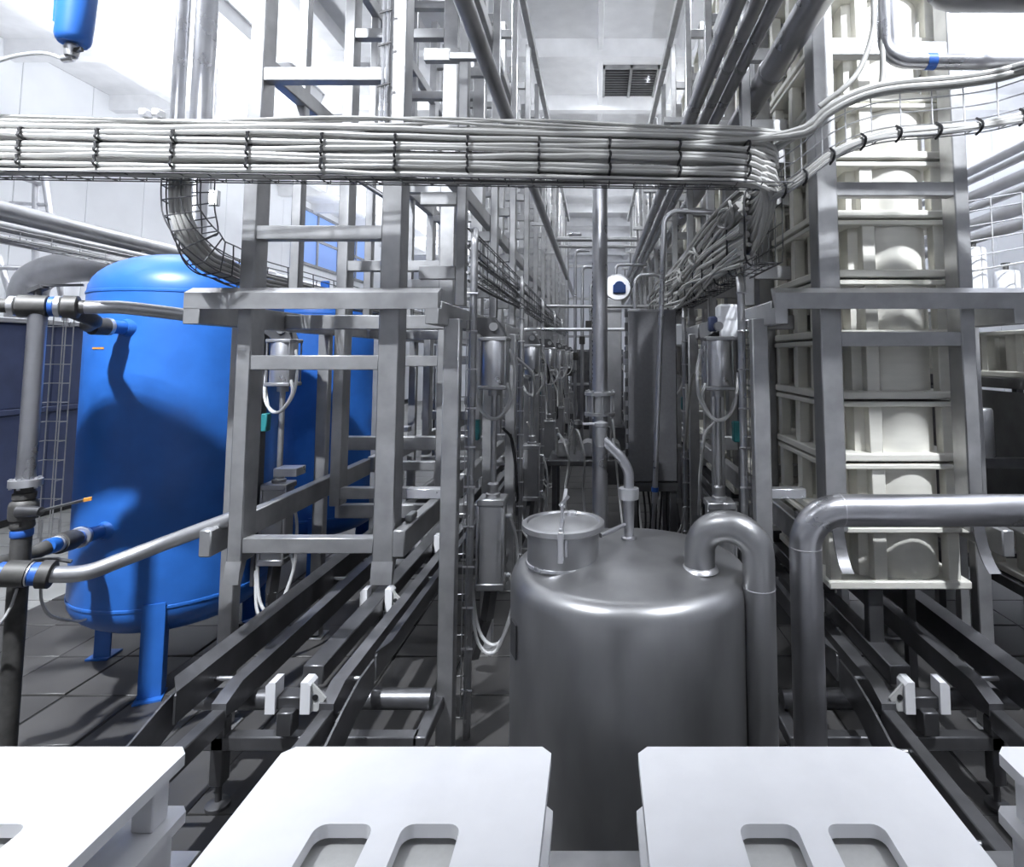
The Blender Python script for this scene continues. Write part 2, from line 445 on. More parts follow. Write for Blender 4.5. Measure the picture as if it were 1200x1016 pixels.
# ================================================================ stacked cheese moulds in the row beyond the right-hand ladder
MW, MD, MH = .745, .84, .328
def mould_shapes():
    base = B().box((0, 0, 0), (MW, MD, .042), .007)
    top = B().box((0, 0, .286), (MW, MD, .315), .006)
    post = lambda x, y, w=.062: B().box((x, y, .038), (x+w, y+w, .290), .004)
    posts = [post(.012, .02), post(.245, .02, .07), post(.635, .02, .065), post(.012, .42), post(.012, .765), post(.67, .765)]
    body = B().prism([(.195, .09)]+[(.455+.225*math.cos(a), .245+.225*math.sin(a)) for a in [math.radians(-122+q*10) for q in range(15)]]+[(.66, .42), (.66, .74), (.195, .74)], .042, .286, 2, True)
    cyl = B().cyl((.165, .30, .042), (.165, .30, .286), .11, 18).cyl((.165, .60, .042), (.165, .60, .286), .11, 18)
    return base, top, posts, body, cyl
base, top, posts, body, cyl = mould_shapes()
def mould_full(loc, lab):
    r = thing('cheese_mould', lab, 'cheese mould', loc, 'stacked cheese moulds')
    for n, s in (('base_plate', base), ('top_plate', top), ('body', body), ('side_form', cyl)):
        o = bpy.data.objects.new(n, s.mesh(n, 'cream')); C.objects.link(o); o.parent = r
    for s in posts:
        o = bpy.data.objects.new('post', s.mesh('post', 'cream')); C.objects.link(o); o.parent = r
    return r
allm = B()
for s in [base, top, body, cyl]+posts: allm.add(s.v, s.f)
far_me = allm.mesh('cheese_mould', 'cream')
X0, Z0, NT = 1.215, .79, 15
first = None; rj = random.Random(11)
for s in range(2*NMOD):
    Y = YM+.12+(s//2)*PIT+(s % 2)*1.02
    for t in range(NT):
        lab = 'cream cheese mould, %s from the bottom in the %s stack from the front' % (ORD[t], ORD[s])
        loc = (X0+rj.uniform(-.006, .006), Y+rj.uniform(-.006, .006), Z0+t*MH)
        if s < 5:
            if first is None: first = mould_full(loc, lab)
            else: dup(first, loc, lab)
        else:
            o = bpy.data.objects.new('cheese_mould', far_me); C.objects.link(o); o.location = loc
            tag(o, lab, 'cheese mould', 'stacked cheese moulds')

# ================================================================ mould conveyors running under the presses
def conveyor(side):
    m = (lambda x: x) if side == 0 else (lambda x: .10-x)
    bx = lambda mb, x0, x1, y0, y1, z0, z1, bev=.005: mb.box((m(x0), y0, z0), (m(x1), y1, z1), bev)
    r = thing('mould_conveyor', 'dark steel rail conveyor with white guide blocks under the ' + ('empty press row' if side == 0 else 'stacked cream moulds'), 'conveyor', (m(-1.45), 2.8, 0))
    L = 15.4
    def guide(x, sgn, y0, y1, z0, z1):     # thin plate with an outward lip, chamfered end
        t = B(); xa, xb = sorted((m(x), m(x+.010*sgn)))
        t.prism([(y0, z0), (y0, z1-.01), (y0+.015, z1), (y1, z1), (y1, z0)], xa, xb, 0)
        t2 = B(); xa, xb = m(x), m(x+sgn*.06)
        t.add([(xa, y0, z1-.004), (xb, y0+.07, z1+.024), (xb, y1, z1+.024), (xa, y1, z1-.004), (xa, y0, z1+.004), (xb, y0+.07, z1+.032), (xb, y1, z1+.032), (xa, y1, z1+.004)],
              [(0, 1, 2, 3), (4, 7, 6, 5), (0, 4, 5, 1), (1, 5, 6, 2), (2, 6, 7, 3), (3, 7, 4, 0)])
        return t
    guide(-1.84, -1, 2.66, L, .40, .53).build('guide_rail', 'rail', r)
    guide(-1.10, 1, 3.0, L, .40, .53).build('guide_rail', 'rail', r)
    for x in (-1.72, -1.24):
        t = B(); xa, xb = sorted((m(x), m(x+.065)))
        t.prism([(2.72, .40), (2.72, .452), (2.84, .49), (L, .49), (L, .38), (2.80, .38)], xa, xb, 0)
        t.build('slide_rail', 'rail', r)
    bx(B(), -1.43, -1.33, 2.95, L, .41, .50).build('centre_rail', 'rail', r)
    # the lower lane towards the crossing belt
    for x in (-1.72, -1.235):
        bx(B(), x, x+.06, 1.35, 2.74, .34, .425).build('slide_rail', 'rail', r)
    for x in (-1.88, -1.09):
        t = B(); xa, xb = sorted((m(x), m(x+.010)))
        t.prism([(1.35, .33), (1.35, .46), (2.45, .45), (2.62, .50), (2.78, .53), (2.95, .53), (2.95, .40), (2.75, .38), (2.6, .33)], xa, xb, 0)
        t.build('guide_rail', 'rail', r)
    # spacer pins
    for y in (1.6, 2.05, 2.5, 2.93, 4.2, 5.5):
        zz = .39 if y < 2.7 else .45
        for a, b in ((-1.88, -1.72), (-1.235, -1.09)):
            B().cyl((m(a), y, zz), (m(b), y, zz), .011, 10).build('spacer_pin', 'bright', r)
    # white guide blocks
    for y in (2.76, 3.80, 4.9, 5.95, 7.0):
        for sg in (-1, 1):
            c_ = -1.38+sg*.078
            t = B().prism([(m(c_-sg*.022), .41), (m(c_+sg*.022), .41), (m(c_+sg*.022), .53), (m(c_+sg*.008), .545), (m(c_-sg*.022), .545)], y-.045, y+.03, 1)
            gb_ = t.build('guide_block', 'white', r)
            if sg > 0: B().prism([(m(c_+.022), .535), (m(c_+.085), .47), (m(c_+.05), .415), (m(c_+.022), .415)], y-.03, y-.018, 1).build('wedge_plate', 'grey_plate', gb_)
        t = bx(B(), -1.44, -1.32, y-.03, y+.05, .42, .475); bx(t, -1.415, -1.345, y-.07, y, .33, .43)
        t.build('block_bracket', 'dark', r)
        B().cyl((m(-1.262), y-.034, .475), (m(-1.262), y-.026, .475), .013, 10).build('bolt', 'black', r)
    # rollers, cross bars, legs
    for y in (2.95, 5.05, 7.15):
        B().tube([(m(-1.97), y, .345), (m(-1.93), y, .345), (m(-1.93), y, .345), (m(-.80), y, .345)], [.03, .03, .046, .046], 18).build('roller', 'rail', r)
    for y in (2.72, 4.82, 6.92, 9.0, 11.1):
        bx(B(), -1.80, -.80, y, y+.06, .25, .31).build('cross_bar', 'rail', r)
        bx(B(), -.82, -.76, y, y+.36, .25, .31).build('cross_bar', 'rail', r)
        for x in (-1.72, -1.20):
            t = bx(B(), x, x+.06, y, y+.06, .10, .38); t.cyl((m(x+.03), y+.03, .02), (m(x+.03), y+.03, .12), .014, 10)
            t.lathe([(.052, 0), (.05, .014), (.02, .024), (.0, .026)], (m(x+.03), y+.03, 0), 18)
            t.build('leg', 'dark', r)
    # short pushers lifting the lowest moulds
    if side == 1:
        for s in range(2*NMOD):
            Y = YM+.12+(s//2)*PIT+(s % 2)*1.02
            for q in (.06, .70): bx(B(), -1.42, -1.34, Y+q, Y+q+.06, .49, .79).build('lift_pin', 'dark', r)
    return r
conveyor(0); conveyor(1)

# ================================================================ foreground moulds on the crossing belt
for xa, xb, lab in ((-1.93, -1.165, 'the mould at the photograph edge beside the lower rails'), (-.93, .93, 'the two middle white moulds'), (1.14, 1.92, 'the white mould cut by the picture edge')):
    bl = thing('belt_table', 'grey steel support table under ' + lab, 'table', ((xa+xb)/2, 1.3, 0))
    B().box((xa, .70, .50), (xb, 1.83, .548), .004).build('top', 'frame', bl)
    for x in (xa+.02, xb-.08):
        for y in (.74, 1.66): B().box((x, y, 0), (x+.06, y+.06, .50), .004).build('leg', 'frame', bl)
def slot_plate(w, d, z0, z1, slots, ch, rc=.028):
    """plate with chamfered far corners and rounded through slots, built as a grid of cells with the slots left open"""
    bm = bmesh.new()
    outer = [(0, 0), (w, 0), (w, d-ch), (w-ch, d), (ch, d), (0, d-ch)]
    loops = [outer]
    for x0, x1, y0, y1 in slots:
        lp = []
        for cx, cy, a0 in ((x1-rc, y1-rc, 0), (x0+rc, y1-rc, 90), (x0+rc, y0+rc, 180), (x1-rc, y0+rc, 270)):
            for k in range(6):
                a = math.radians(a0+90*k/5); lp.append((cx+rc*math.cos(a), cy+rc*math.sin(a)))
        loops.append(lp)
    edges = []
    for lp in loops:
        vs = [bm.verts.new((x, y, z1)) for x, y in lp]
        for i in range(len(vs)): edges.append(bm.edges.new((vs[i], vs[(i+1) % len(vs)])))
    bmesh.ops.triangle_fill(bm, use_beauty=True, edges=edges)
    g = bmesh.ops.extrude_face_region(bm, geom=bm.faces[:])
    bmesh.ops.translate(bm, verts=[v for v in g['geom'] if isinstance(v, bmesh.types.BMVert)], vec=(0, 0, z0-z1))
    bmesh.ops.recalc_face_normals(bm, faces=bm.faces)
    mb = B(); bm.verts.index_update()
    mb.add([v.co.copy() for v in bm.verts], [[v.index for v in f.verts] for f in bm.faces]); bm.free()
    return mb
FW, FD = .765, .84
slots = [(.222, .360, .20, .563), (.430, .568, .20, .563)]
def fore_mould(loc, lab):
    r = thing('slotted_mould', lab, 'cheese mould', loc, 'white slotted moulds in front')
    parts = [('lid_plate', slot_plate(FW, FD, .300, .332, slots, .028), 'white', None),
             ('middle_plate', B().prism([(-.005, .0), (FW+.005, 0), (FW+.005, FD-.02), (FW-.015, FD), (.015, FD), (-.005, FD-.02)], .142, .172), 'white', None),
             ('base', B().box((.02, .02, 0), (FW-.02, FD-.03, .142), .006), 'white', None),
             ('press_plate', B().box((.19, .17, .172), (.60, .60, .283), .004), 'grey_plate', 'grey plate seen through the slots')]
    for n, s, mm, lb in parts:
        o = bpy.data.objects.new(n, s.mesh(n, mm)); C.objects.link(o); o.parent = r
        if lb: o['label'] = lb
    for x, y in ((.03, .03), (FW-.09, .03), (.03, FD-.10), (FW-.09, FD-.10)):
        s = B().box((x, y, .172), (x+.06, y+.06, .300), .004)
        o = bpy.data.objects.new('spacer_post', s.mesh('spacer_post', 'white')); C.objects.link(o); o.parent = r
    return r
FY = 1.762-FD
fm = fore_mould((-.893, FY, .548), 'white slotted mould in front of the empty press row, chamfered corner touching the tank')
dup(fm, (.118, FY, .548), 'white slotted mould in front of the gooseneck pipe, its two slots whole in view')
dup(fm, (-1.165-FW, FY, .548), 'white slotted mould at the picture edge below the blue tank')
dup(fm, (1.14, FY, .548), 'white slotted mould of which only a corner shows beside the dark rails')
# ================================================================ stainless tank in the aisle
TX, TY, TR = .145, 2.62, .515
ZT = Vector((0, 0, .045))      # the whole vessel stands this much higher
tk = thing('process_tank', 'satin stainless steel tank with round hatch and gooseneck vent in the aisle', 'tank', (TX, TY, 0))
prof = [(0, .02), (.30, .02), (TR-.03, .03), (TR, .06), (TR, 1.0)]
for k in range(1, 9):
    a = PI/2*k/8; prof.append((TR-.075+.075*math.cos(a), 1.0+.075*math.sin(a)))
prof += [(.30, 1.102), (.15, 1.118), (0, 1.122)]
B().lathe(prof, (TX, TY, 0), 96).build('shell', 'tank', tk)
for a in (.6, 2.2, 3.8, 5.4):
    B().box((TX+.36*math.cos(a)-.035, TY+.36*math.sin(a)-.035, -.045), (TX+.36*math.cos(a)+.035, TY+.36*math.sin(a)+.035, .24), .004).build('leg', 'tank', tk)
HX, HY = -.142, 2.545
B().lathe([(.152, 1.04), (.152, 1.225)], (HX, HY, 0), 48).build('hatch_neck', 'tank', tk)
B().lathe([(.152, 1.085), (.160, 1.088), (.157, 1.098), (.152, 1.10)], (HX, HY, 0), 48).build('weld_bead', 'bright', tk)
lid = B().lathe([(.0, 1.224), (.168, 1.224), (.176, 1.230), (.176, 1.250), (.168, 1.256), (.155, 1.256), (.150, 1.248), (.10, 1.262), (.05, 1.270), (0, 1.272)], (HX, HY, 0), 56).build('hatch_lid', 'steel', tk)
t = B().box((HX-.012, HY-.19, 1.14), (HX+.012, HY-.165, 1.262), .003).box((HX-.008, HY-.19, 1.262), (HX+.008, HY+.03, 1.277), .003)
t.box((HX-.006, HY-.10, 1.27), (HX+.006, HY-.04, 1.345), .003).bar((HX+.004, HY-.07, 1.33), (HX+.012, HY+.0, 1.385), .014, .014).bar((HX-.012, HY-.07, 1.335), (HX+.026, HY-.07, 1.375), .012, .012)
t.build('clamp', 'bright', lid)
B().lathe([(.022, 1.257), (.022, 1.285), (.012, 1.29), (0, 1.29)], (HX+.035, HY+.03, 0), 16).build('lid_knob', 'bright', lid)
B().tube([(HX+.02, HY-.16, 1.235), (HX+.02, HY-.172, 1.20), (HX+.02, HY-.165, 1.16)], .006, 8).build('latch', 'bright', lid)
# gooseneck
g0 = P(820, 670, 2.44); g0.z = 1.08
g1x, g1y = .640, 2.36
top = 1.265
pts = [Vector((g0.x, g0.y, 1.06)), Vector((g0.x, g0.y, top-.10))]
c = Vector(((g0.x+g1x)/2, (g0.y+g1y)/2, top-.10)); hv = Vector((g0.x, g0.y, 0))-Vector((c.x, c.y, 0))
R = hv.length
for k in range(1, 19):
    a = PI*k/18; pts.append(Vector((c.x, c.y, c.z))+hv*math.cos(a)+Vector((0, 0, R*.93*math.sin(a))))
pts.append(Vector((g1x, g1y, .30)))
gn = B().tube(pts, .0625, 28).build('gooseneck_vent', 'tank', tk)
B().lathe([(.062, 1.08), (.078, 1.09), (.070, 1.104), (.0625, 1.108)], (g0.x, g0.y, 0), 32).build('weld_bead', 'bright', gn)
for z, x, y in ((1.095, g0.x, g0.y), (1.05, g1x, g1y)):
    B().lathe([(.0625, z-.003), (.0642, z), (.0625, z+.003)], (x, y, 0), 32).build('weld_bead', 'bright', gn)
B().box((g1x-.09, g1y-.03, .27), (g1x-.05, g1y+.03, .33)).tube([(g1x, g1y, .31), (g1x-.04, g1y, .26), (g1x-.14, g1y+.03, .25)], .06, 20).build('drain_elbow', 'tank', gn)
# inlet pipe with clamp on the dome
i0 = P(737, 632, 2.74); i0.z = 1.10
zc = P(737, 578, 2.74).z-.045
t = B().tube([(i0.x, i0.y, 1.09), (i0.x, i0.y, zc-.02)], [.021, .027], 18).lathe([(.021, 1.118), (.034, 1.120), (.034, 1.13), (.022, 1.135)], (i0.x, i0.y, 0), 20)
inl = t.build('inlet_pipe', 'pipe', tk)
B().lathe([(.03, zc-.026), (.046, zc-.024), (.048, zc), (.046, zc+.024), (.03, zc+.026)], (i0.x, i0.y, 0), 24).build('clamp_ring', 'bright', inl)
up = [Vector((i0.x, i0.y, zc+.02))]+[P(x, y, 2.74)-ZT for x, y in ((737, 552), (727, 535), (703, 512))]
B().tube(fillet(up, .10, 8), .024, 16).build('inlet_bend', 'pipe', inl)
v = P(704, 508, 2.74)-ZT
B().lathe([(.02, v.z-.06), (.028, v.z-.05), (.028, v.z+.03), (.034, v.z+.035), (.034, v.z+.05), (.02, v.z+.055), (0, v.z+.06)], (v.x, v.y, 0), 20).build('valve_head', 'steel', inl)
hb = P(677, 497, 2.70)-ZT
t = B().tube([(v.x, v.y, v.z+.045), hb], .006, 8)
hd = t.build('valve_handle', 'bright', inl)
B().lathe([(0, -.024), (.017, -.017), (.024, 0), (.017, .017), (0, .024)], hb, 16).build('ball_knob', 'black', inl)
B().tube([(HX+.16, HY+.06, 1.175), (i0.x-.02, i0.y-.01, 1.185)], .010, 10).build('stay_rod', 'pipe', tk)
B().obox((TX+TR*math.cos(3.55)-.004, TY+TR*math.sin(3.55)-.002, .83), Vector((math.cos(3.55), math.sin(3.55), 0))*.006, Vector((-math.sin(3.55), math.cos(3.55), 0))*.075, (0, 0, .13)).build('name_plate', 'dark', tk)

tk.location.z = .045

# ================================================================ big pipe beside the tank
Yp = 2.50
a = P(948, 800, Yp); hz = P(1000, 598, Yp).z
pp = fillet([(a.x, Yp, .30), (a.x, Yp, hz), (2.9, Yp, hz)], .15, 14)
bp = thing('elbow_pipe', 'thick polished steel pipe rising and bending sideways in front of the mould stack', 'pipe', (a.x, Yp, 0))
B().tube(pp, .0655, 32).build('tube', 'pipe', bp)
B().lathe([(.10, 0), (.10, .02), (.066, .022), (.066, .32)], (a.x, Yp, 0), 28).build('floor_flange', 'pipe', bp)
for z in (hz-.15,): B().lathe([(.0655, z-.003), (.067, z), (.0655, z+.003)], (a.x, Yp, 0), 32).build('weld_bead', 'bright', bp)
B().cyl((a.x+.15, Yp, hz), (a.x+.156, Yp, hz), .067, 32).build('weld_bead', 'bright', bp)
B().box((2.55, Yp-.03, 0), (2.61, Yp+.03, hz-.06), .004).build('support_leg', 'frame', bp)

# ================================================================ blue pressure tanks
def blue_tank(X, Y, R, lab):
    r = thing('blue_pressure_vessel', lab, 'tank', (X, Y, 0), 'blue pressure vessels')
    zb, zt = .50, 2.42
    pr = []
    for k in range(0, 11):
        a = -PI/2+PI/2*k/10; pr.append((R*math.cos(a)**.8 if k else 0, zb+.24*math.sin(a)))
    pr += [(R, 1.0), (R, 1.8)]
    for k in range(0, 11):
        a = PI/2*k/10; pr.append((R*max(0, math.cos(a))**.8 if k < 10 else 0, zt+.28*math.sin(a)))
    sh = B().lathe(pr, (X, Y, 0), 96).build('shell', 'blue', r)
    for z in (zb+.01, zt-.01):
        B().lathe([(R-.002, z-.012), (R+.004, z-.008), (R+.005, z), (R+.004, z+.008), (R-.002, z+.012)], (X, Y, 0), 96).build('weld_seam', 'blue', r)
    for ang in (-66, 60, 183):
        a = math.radians(ang); d = Vector((math.cos(a), math.sin(a), 0)); tt = Vector((-d.y, d.x, 0)); c = Vector((X, Y, 0))+d*(R+.004)
        if ang == 183: c -= d*.10
        t = B().obox(c+Vector((0, 0, .27)), d*.012, tt*.115, (0, 0, .54))
        t.obox(c-d*.05+tt*.055+Vector((0, 0, .25)), d*.10, tt*.010, (0, 0, .46)).obox(c+Vector((0, 0, .006))-d*.02, d*.14, tt*.14, (0, 0, .012))
        t.build('leg', 'blue', r)
    lug = B().box((X-.045, Y-.012, zt+.25), (X+.045, Y+.012, zt+.36), .006)
    lug.build('lifting_lug', 'blue', r)
    return r
BX, BY, BR = -2.85, 4.08, .57
bt = blue_tank(BX, BY, BR, 'large glossy blue pressure vessel on three legs beside the ladder frame')
def on_tank(px, py):
    """point of the vessel wall seen at this pixel"""
    d = (P(px, py, 1)-Vector((0, 0, CAMZ))); o = Vector((0, 0, CAMZ))
    A = d.x**2+d.y**2; Bq = 2*(-BX*d.x-BY*d.y); Cq = BX**2+BY**2-BR**2
    q = max(0, Bq*Bq-4*A*Cq); t = (-Bq-math.sqrt(q))/(2*A)
    return o+d*t
n1 = on_tank(148, 384); n2 = on_tank(122, 622)
for n, ln in ((n1, .10), (n2, .12)):
    d = Vector((n.x-BX, n.y-BY, 0)).normalized()
    d = (d+Vector((-.3, -.5, 0))).normalized()
    B().tube([n-d*.05, n+d*ln], .040, 20).tube([n-d*.02, n+d*.02], [.062, .044], 20).build('nozzle', 'blue', bt)
c = on_tank(115, 408)
d = Vector((c.x-BX, c.y-BY, 0)).normalized()
B().obox(c, d*.004, Vector((-d.y, d.x, 0))*.10, (0, 0, .011)).build('marker_strip', 'orange', bt, 'small yellow strip on the wall')
blue_tank(-2.80, 5.95, .60, 'blue pressure vessel farther back, seen between the posts of the ladder frame')

# ================================================================ pipework in front of the near vessel
def ring(a, b, r, n=24):   # short cylinder between two points
    return B().tube([a, b], r, n)
mfu = thing('upper_manifold', 'upper dark steel pipe with lever valve feeding the near blue vessel', 'pipework', P(-30, 358, 2.75))
a = [P(-160, 352, 2.60), P(0, 358, 2.72), P(100, 360, 2.86), P(150, 361, 2.92), P(240, 372, 3.02), P(262, 374, 3.06)]
B().tube(a[:2]+a[2:3], .034, 18).build('pipe', 'fitting', mfu)
B().tube(smooth(a[2:], 6), .033, 18).build('pipe', 'steel', mfu)
def seg(px0, px1, r, mm, nm, par, lb=None):
    f = lambda x: Vector(a[1]).lerp(Vector(a[2]), x/100)
    r *= 1.06; return B().tube([f(px0), f(px0+1), f(px1-1), f(px1)], [r*.92, r, r, r*.92], 24).build(nm, mm, par, lb)
seg(10, 18, .044, 'bright', 'union_ring', mfu); seg(20, 56, .050, 'fitting', 'valve_body', mfu, 'dark rubbery valve body')
seg(57, 64, .046, 'tape', 'blue_ring', mfu, 'blue gasket ring'); seg(64, 72, .050, 'bright', 'union_ring', mfu); seg(73, 92, .052, 'fitting', 'coupling', mfu)
l0 = Vector(a[1]).lerp(Vector(a[2]), .42)
t = B().cyl(l0, l0+Vector((0, 0, .085)), .016, 12).bar(l0+Vector((-.03, 0, .07)), l0+Vector((.03, 0.0, .095)), .05, .02).bar(l0+Vector((.02, 0, .10)), P(98, 334, 2.86), .03, .010)
t.build('lever', 'dark', mfu)
# branch down to the vessel nozzle
d1 = Vector((n1.x-BX, n1.y-BY, 0)).normalized(); d1 = (d1+Vector((-.3, -.5, 0))).normalized()
br = [P(88, 366, 2.90), P(110, 376, 3.05), n1+d1*.22, n1+d1*.09]
B().tube(smooth(br, 5), .036, 18).build('branch', 'fitting', mfu)
ring(n1+d1*.20, n1+d1*.12, .050).build('union_ring', 'fitting', mfu)
ring(n1+d1*.12, n1+d1*.10, .052).build('union_ring', 'bright', mfu)
# down pipe with flange and butterfly valve
dp = thing('down_pipe', 'vertical steel pipe with flange and orange-tipped lever valve beside the blue vessel', 'pipework', (P(28, 560, 2.78).x, 2.78, 0))
xd = P(37, 470, 2.78).x; yd = 2.78
zf = P(27, 566, 2.78).z
B().tube([(xd, yd, zf), (xd, yd, P(40, 368, 2.78).z)], .036, 24).build('pipe', 'pipe', dp)
ring((xd, yd, zf-.014), (xd, yd, zf+.018), .062, 28).build('flange', 'bright', dp)
for k in range(6):
    t = B().cyl((xd+.050*math.cos(k), yd+.050*math.sin(k), zf-.024), (xd+.050*math.cos(k), yd+.050*math.sin(k), zf+.026), .007, 8); t.build('bolt', 'bright', dp)
B().lathe([(r_*.76, z_) for r_, z_ in [(.050, zf-.014), (.050, zf-.04), (.058, zf-.045), (.058, zf-.07), (.05, zf-.075), (.066, zf-.085), (.072, zf-.10), (.072, zf-.15), (.066, zf-.165), (.055, zf-.17), (.06, zf-.19), (.06, zf-.20), (.05, zf-.21)][::-1]], (xd, yd, 0), 28).build('valve_body', 'fitting', dp)
B().lathe([(.039, zf-.245), (.042, zf-.24), (.042, zf-.215), (.038, zf-.21)], (xd, yd, 0), 24).build('blue_ring', 'tape', dp, 'blue sealing ring')
B().tube([(xd, yd, .10), (xd, yd, zf-.24)], .038, 24).lathe([(.08, .0), (.08, .02), (.039, .022), (.039, .12)], (xd, yd, 0), 24).build('lower_pipe', 'fitting', dp)
e = P(98, 586, 2.86); s0 = Vector((xd+.05, yd-.04, zf-.12))
B().tube([s0+Vector((-.03, 0, 0)), s0+Vector((.07, .0, .0))], [.03, .02], 12).bar(s0+Vector((.06, 0, .0)), e, .022, .010).build('lever', 'dark', dp)
B().bar(e, e+(e-s0).normalized()*.03, .026, .014).build('lever_tip', 'orange', dp, 'orange lever tip')
# lower manifold
ml = thing('lower_manifold', 'lower bent pipe with dark coupling crossing in front of the blue vessel to the frame', 'pipework', P(20, 672, 2.72))
q = [P(-150, 668, 2.55), P(0, 672, 2.66), P(55, 673, 2.72), P(100, 671, 2.80), P(145, 655, 2.90), P(200, 634, 2.98), P(276, 606, 3.02)]
B().tube(smooth(q, 8), .036, 20).build('pipe', 'steel', ml)
f = lambda x: Vector(q[1]).lerp(Vector(q[2]), x/55)
for x0, x1, r, mm, nm in ((-2, 6, .048, 'tape', 'blue_ring'), (6, 34, .056, 'fitting', 'valve_body'), (34, 37, .052, 'bright', 'union_ring'), (37, 47, .049, 'tape', 'blue_ring'), (47, 62, .060, 'fitting', 'coupling')):
    B().tube([f(x0), f(x0+.7), f(x1-.7), f(x1)], [r*.93, r, r, r*.93], 24).build(nm, mm, ml)
B().tube(smooth([P(20, 690, 2.68), P(12, 712, 2.68), P(0, 730, 2.66), P(-20, 745, 2.66)], 6), .006, 6).build('drip_hose', 'hose', ml)
# branch from the down pipe to the lower nozzle
d2 = Vector((n2.x-BX, n2.y-BY, 0)).normalized(); d2 = (d2+Vector((-.3, -.5, 0))).normalized()
lb = thing('vessel_branch', 'short branch with black valve and blue joints entering the near blue vessel low down', 'pipework', n2+d2*.3)
e0 = n2+d2*.12; e1 = P(52, 642, 3.02); u = (e1-e0).normalized(); ln = (e1-e0).length
for s0_, s1_, r, mm, nm in ((0, .10, .058, 'bright', 'flange'), (.10, .20, .040, 'blue', 'blue_ring'), (.20, .27, .046, 'fitting', 'union_ring'), (.27, .66, .054, 'fitting', 'valve_body'), (.66, .74, .042, 'bright', 'union_ring'), (.74, .95, .040, 'blue', 'blue_ring')):
    p0, p1 = e0+u*ln*s0_, e0+u*ln*s1_
    B().tube([p0, p0.lerp(p1, .1), p0.lerp(p1, .9), p1], [r*.93, r, r, r*.93], 22).build(nm, mm, lb)
B().tube(smooth([e0+u*ln*.93, P(30, 652, 2.95), P(0, 660, 2.8), P(-60, 668, 2.7)], 6), .036, 16).build('pipe', 'fitting', lb)
B().tube(smooth([P(30, 658, 2.9), P(60, 655, 2.92), P(84, 658, 2.95)], 4), .010, 8).build('lever', 'dark', lb)
B().tube(smooth([P(48, 680, 2.9), P(49, 705, 2.9), P(60, 722, 2.95), P(88, 728, 3.1), P(100, 726, 3.2)], 6), .007, 6).build('drip_hose', 'hose', lb)

# ================================================================ small blue filter hanging from above
fb = P(85, 52, 2.4); tilt = Vector((.045, 0, .999))
fl = thing('hanging_filter', 'small bright blue filter canister hanging by the ceiling with grey drain cock', 'filter', fb)
r0 = .064
B().tube([fb+tilt*z for z in (0, .012, .03, .10, .42, .45)], [r0*.78, r0*.92, r0, r0*1.02, r0*1.05, r0*.9], 28).build('canister', 'blue', fl)
B().tube([fb+tilt*.45, fb+tilt*.50], .05, 20).tube([fb+tilt*.5, (fb.x+.05, fb.y, ZC-.2)], .014, 10).build('hanger', 'pipe', fl)
B().box((fb.x-.085, fb.y-.01, fb.z+.10), (fb.x-.062, fb.y+.01, fb.z+.20)).build('clip', 'blue', fl)
w = fb-tilt*.055
B().tube([fb, fb-tilt*.018, fb-tilt*.055], [.024, .03, .024], 16).tube([w+Vector((-.035, 0, -.012)), w+Vector((.01, 0, -.005))], .015, 12).build('drain_cock', 'steel', fl)
B().bar(w+Vector((.005, -.01, .02)), w+Vector((.055, -.01, .028)), .014, .016).build('lever', 'black', fl)
B().tube(smooth([w+Vector((-.03, 0, -.012)), w+Vector((-.12, 0, .015)), w+Vector((-.25, 0, 0)), w+Vector((-.42, 0, -.06))], 6), .008, 8).build('drain_hose', 'hose', fl)

# ================================================================ aisle column pipe and cabinet
Yc = 3.8; cx = P(703, 400, Yc).x
col = thing('column_pipe', 'vertical steel pipe with bolted spool flange standing in the aisle behind the tank', 'pipe', (cx, Yc, 0))
B().tube(fillet([(cx, Yc, 0), (cx, Yc, 3.36), (cx, Yc+1.2, 3.36)], .14), .050, 24).build('tube', 'pipe', col)
zf0 = P(703, 487, Yc).z; zf1 = P(703, 459, Yc).z
fg = B().lathe([(.05, zf0), (.10, zf0+.002), (.10, zf0+.022), (.075, zf0+.024), (.075, zf1-.024), (.10, zf1-.022), (.10, zf1-.002), (.05, zf1)], (cx, Yc, 0), 32, ).build('spool_flange', 'steel', col)
for k in range(8):
    a_ = 2*PI*k/8+.2; B().cyl((cx+.088*math.cos(a_), Yc+.088*math.sin(a_), zf0-.012), (cx+.088*math.cos(a_), Yc+.088*math.sin(a_), zf1+.012), .008, 8).build('stud_bolt', 'steel', fg)
B().lathe([(.10, 0), (.10, .015), (.051, .016), (.051, .05)], (cx, Yc, 0), 24).build('floor_flange', 'steel', col)
# small print down the pipe side
for k in range(26):
    if k % 5 == 4: continue
    z = 1.86+k*.030
    B().obox((cx-.0485, Yc-.014, z), (.001, 0, 0), (.004, -.010, 0), (0, 0, .014)).build('stencil_mark', 'dark', col)

yc0, yc1 = 4.2, 4.75
ca = P(735, 362, yc0); cb = P(795, 566, yc0)
cab = thing('control_cabinet', 'tall plain grey steel cabinet on a stand in the aisle', 'cabinet', ((ca.x+cb.x)/2, (yc0+yc1)/2, 0))
B().box((ca.x+.012, yc0+.02, cb.z), (cb.x, yc1, ca.z), .008).build('body', 'cabinet', cab)
B().box((ca.x+.004, yc0, cb.z+.01), (cb.x-.005, yc0+.022, ca.z-.01), .006).build('door', 'cabinet', cab)
for k in range(12): B().cyl((ca.x-.008, yc0+.012, cb.z+.08+k*.10), (ca.x-.008, yc0+.012, cb.z+.14+k*.10), .011, 8).build('hinge', 'dark', cab)
B().box((ca.x, yc0, cb.z-.06), (cb.x, yc1, cb.z), .004).build('stand_frame', 'dark', cab)
for x in (ca.x+.02, cb.x-.06):
    for y in (yc0+.02, yc1-.08): B().box((x, y, 0), (x+.05, y+.05, cb.z-.05), .003).build('leg', 'dark', cab)
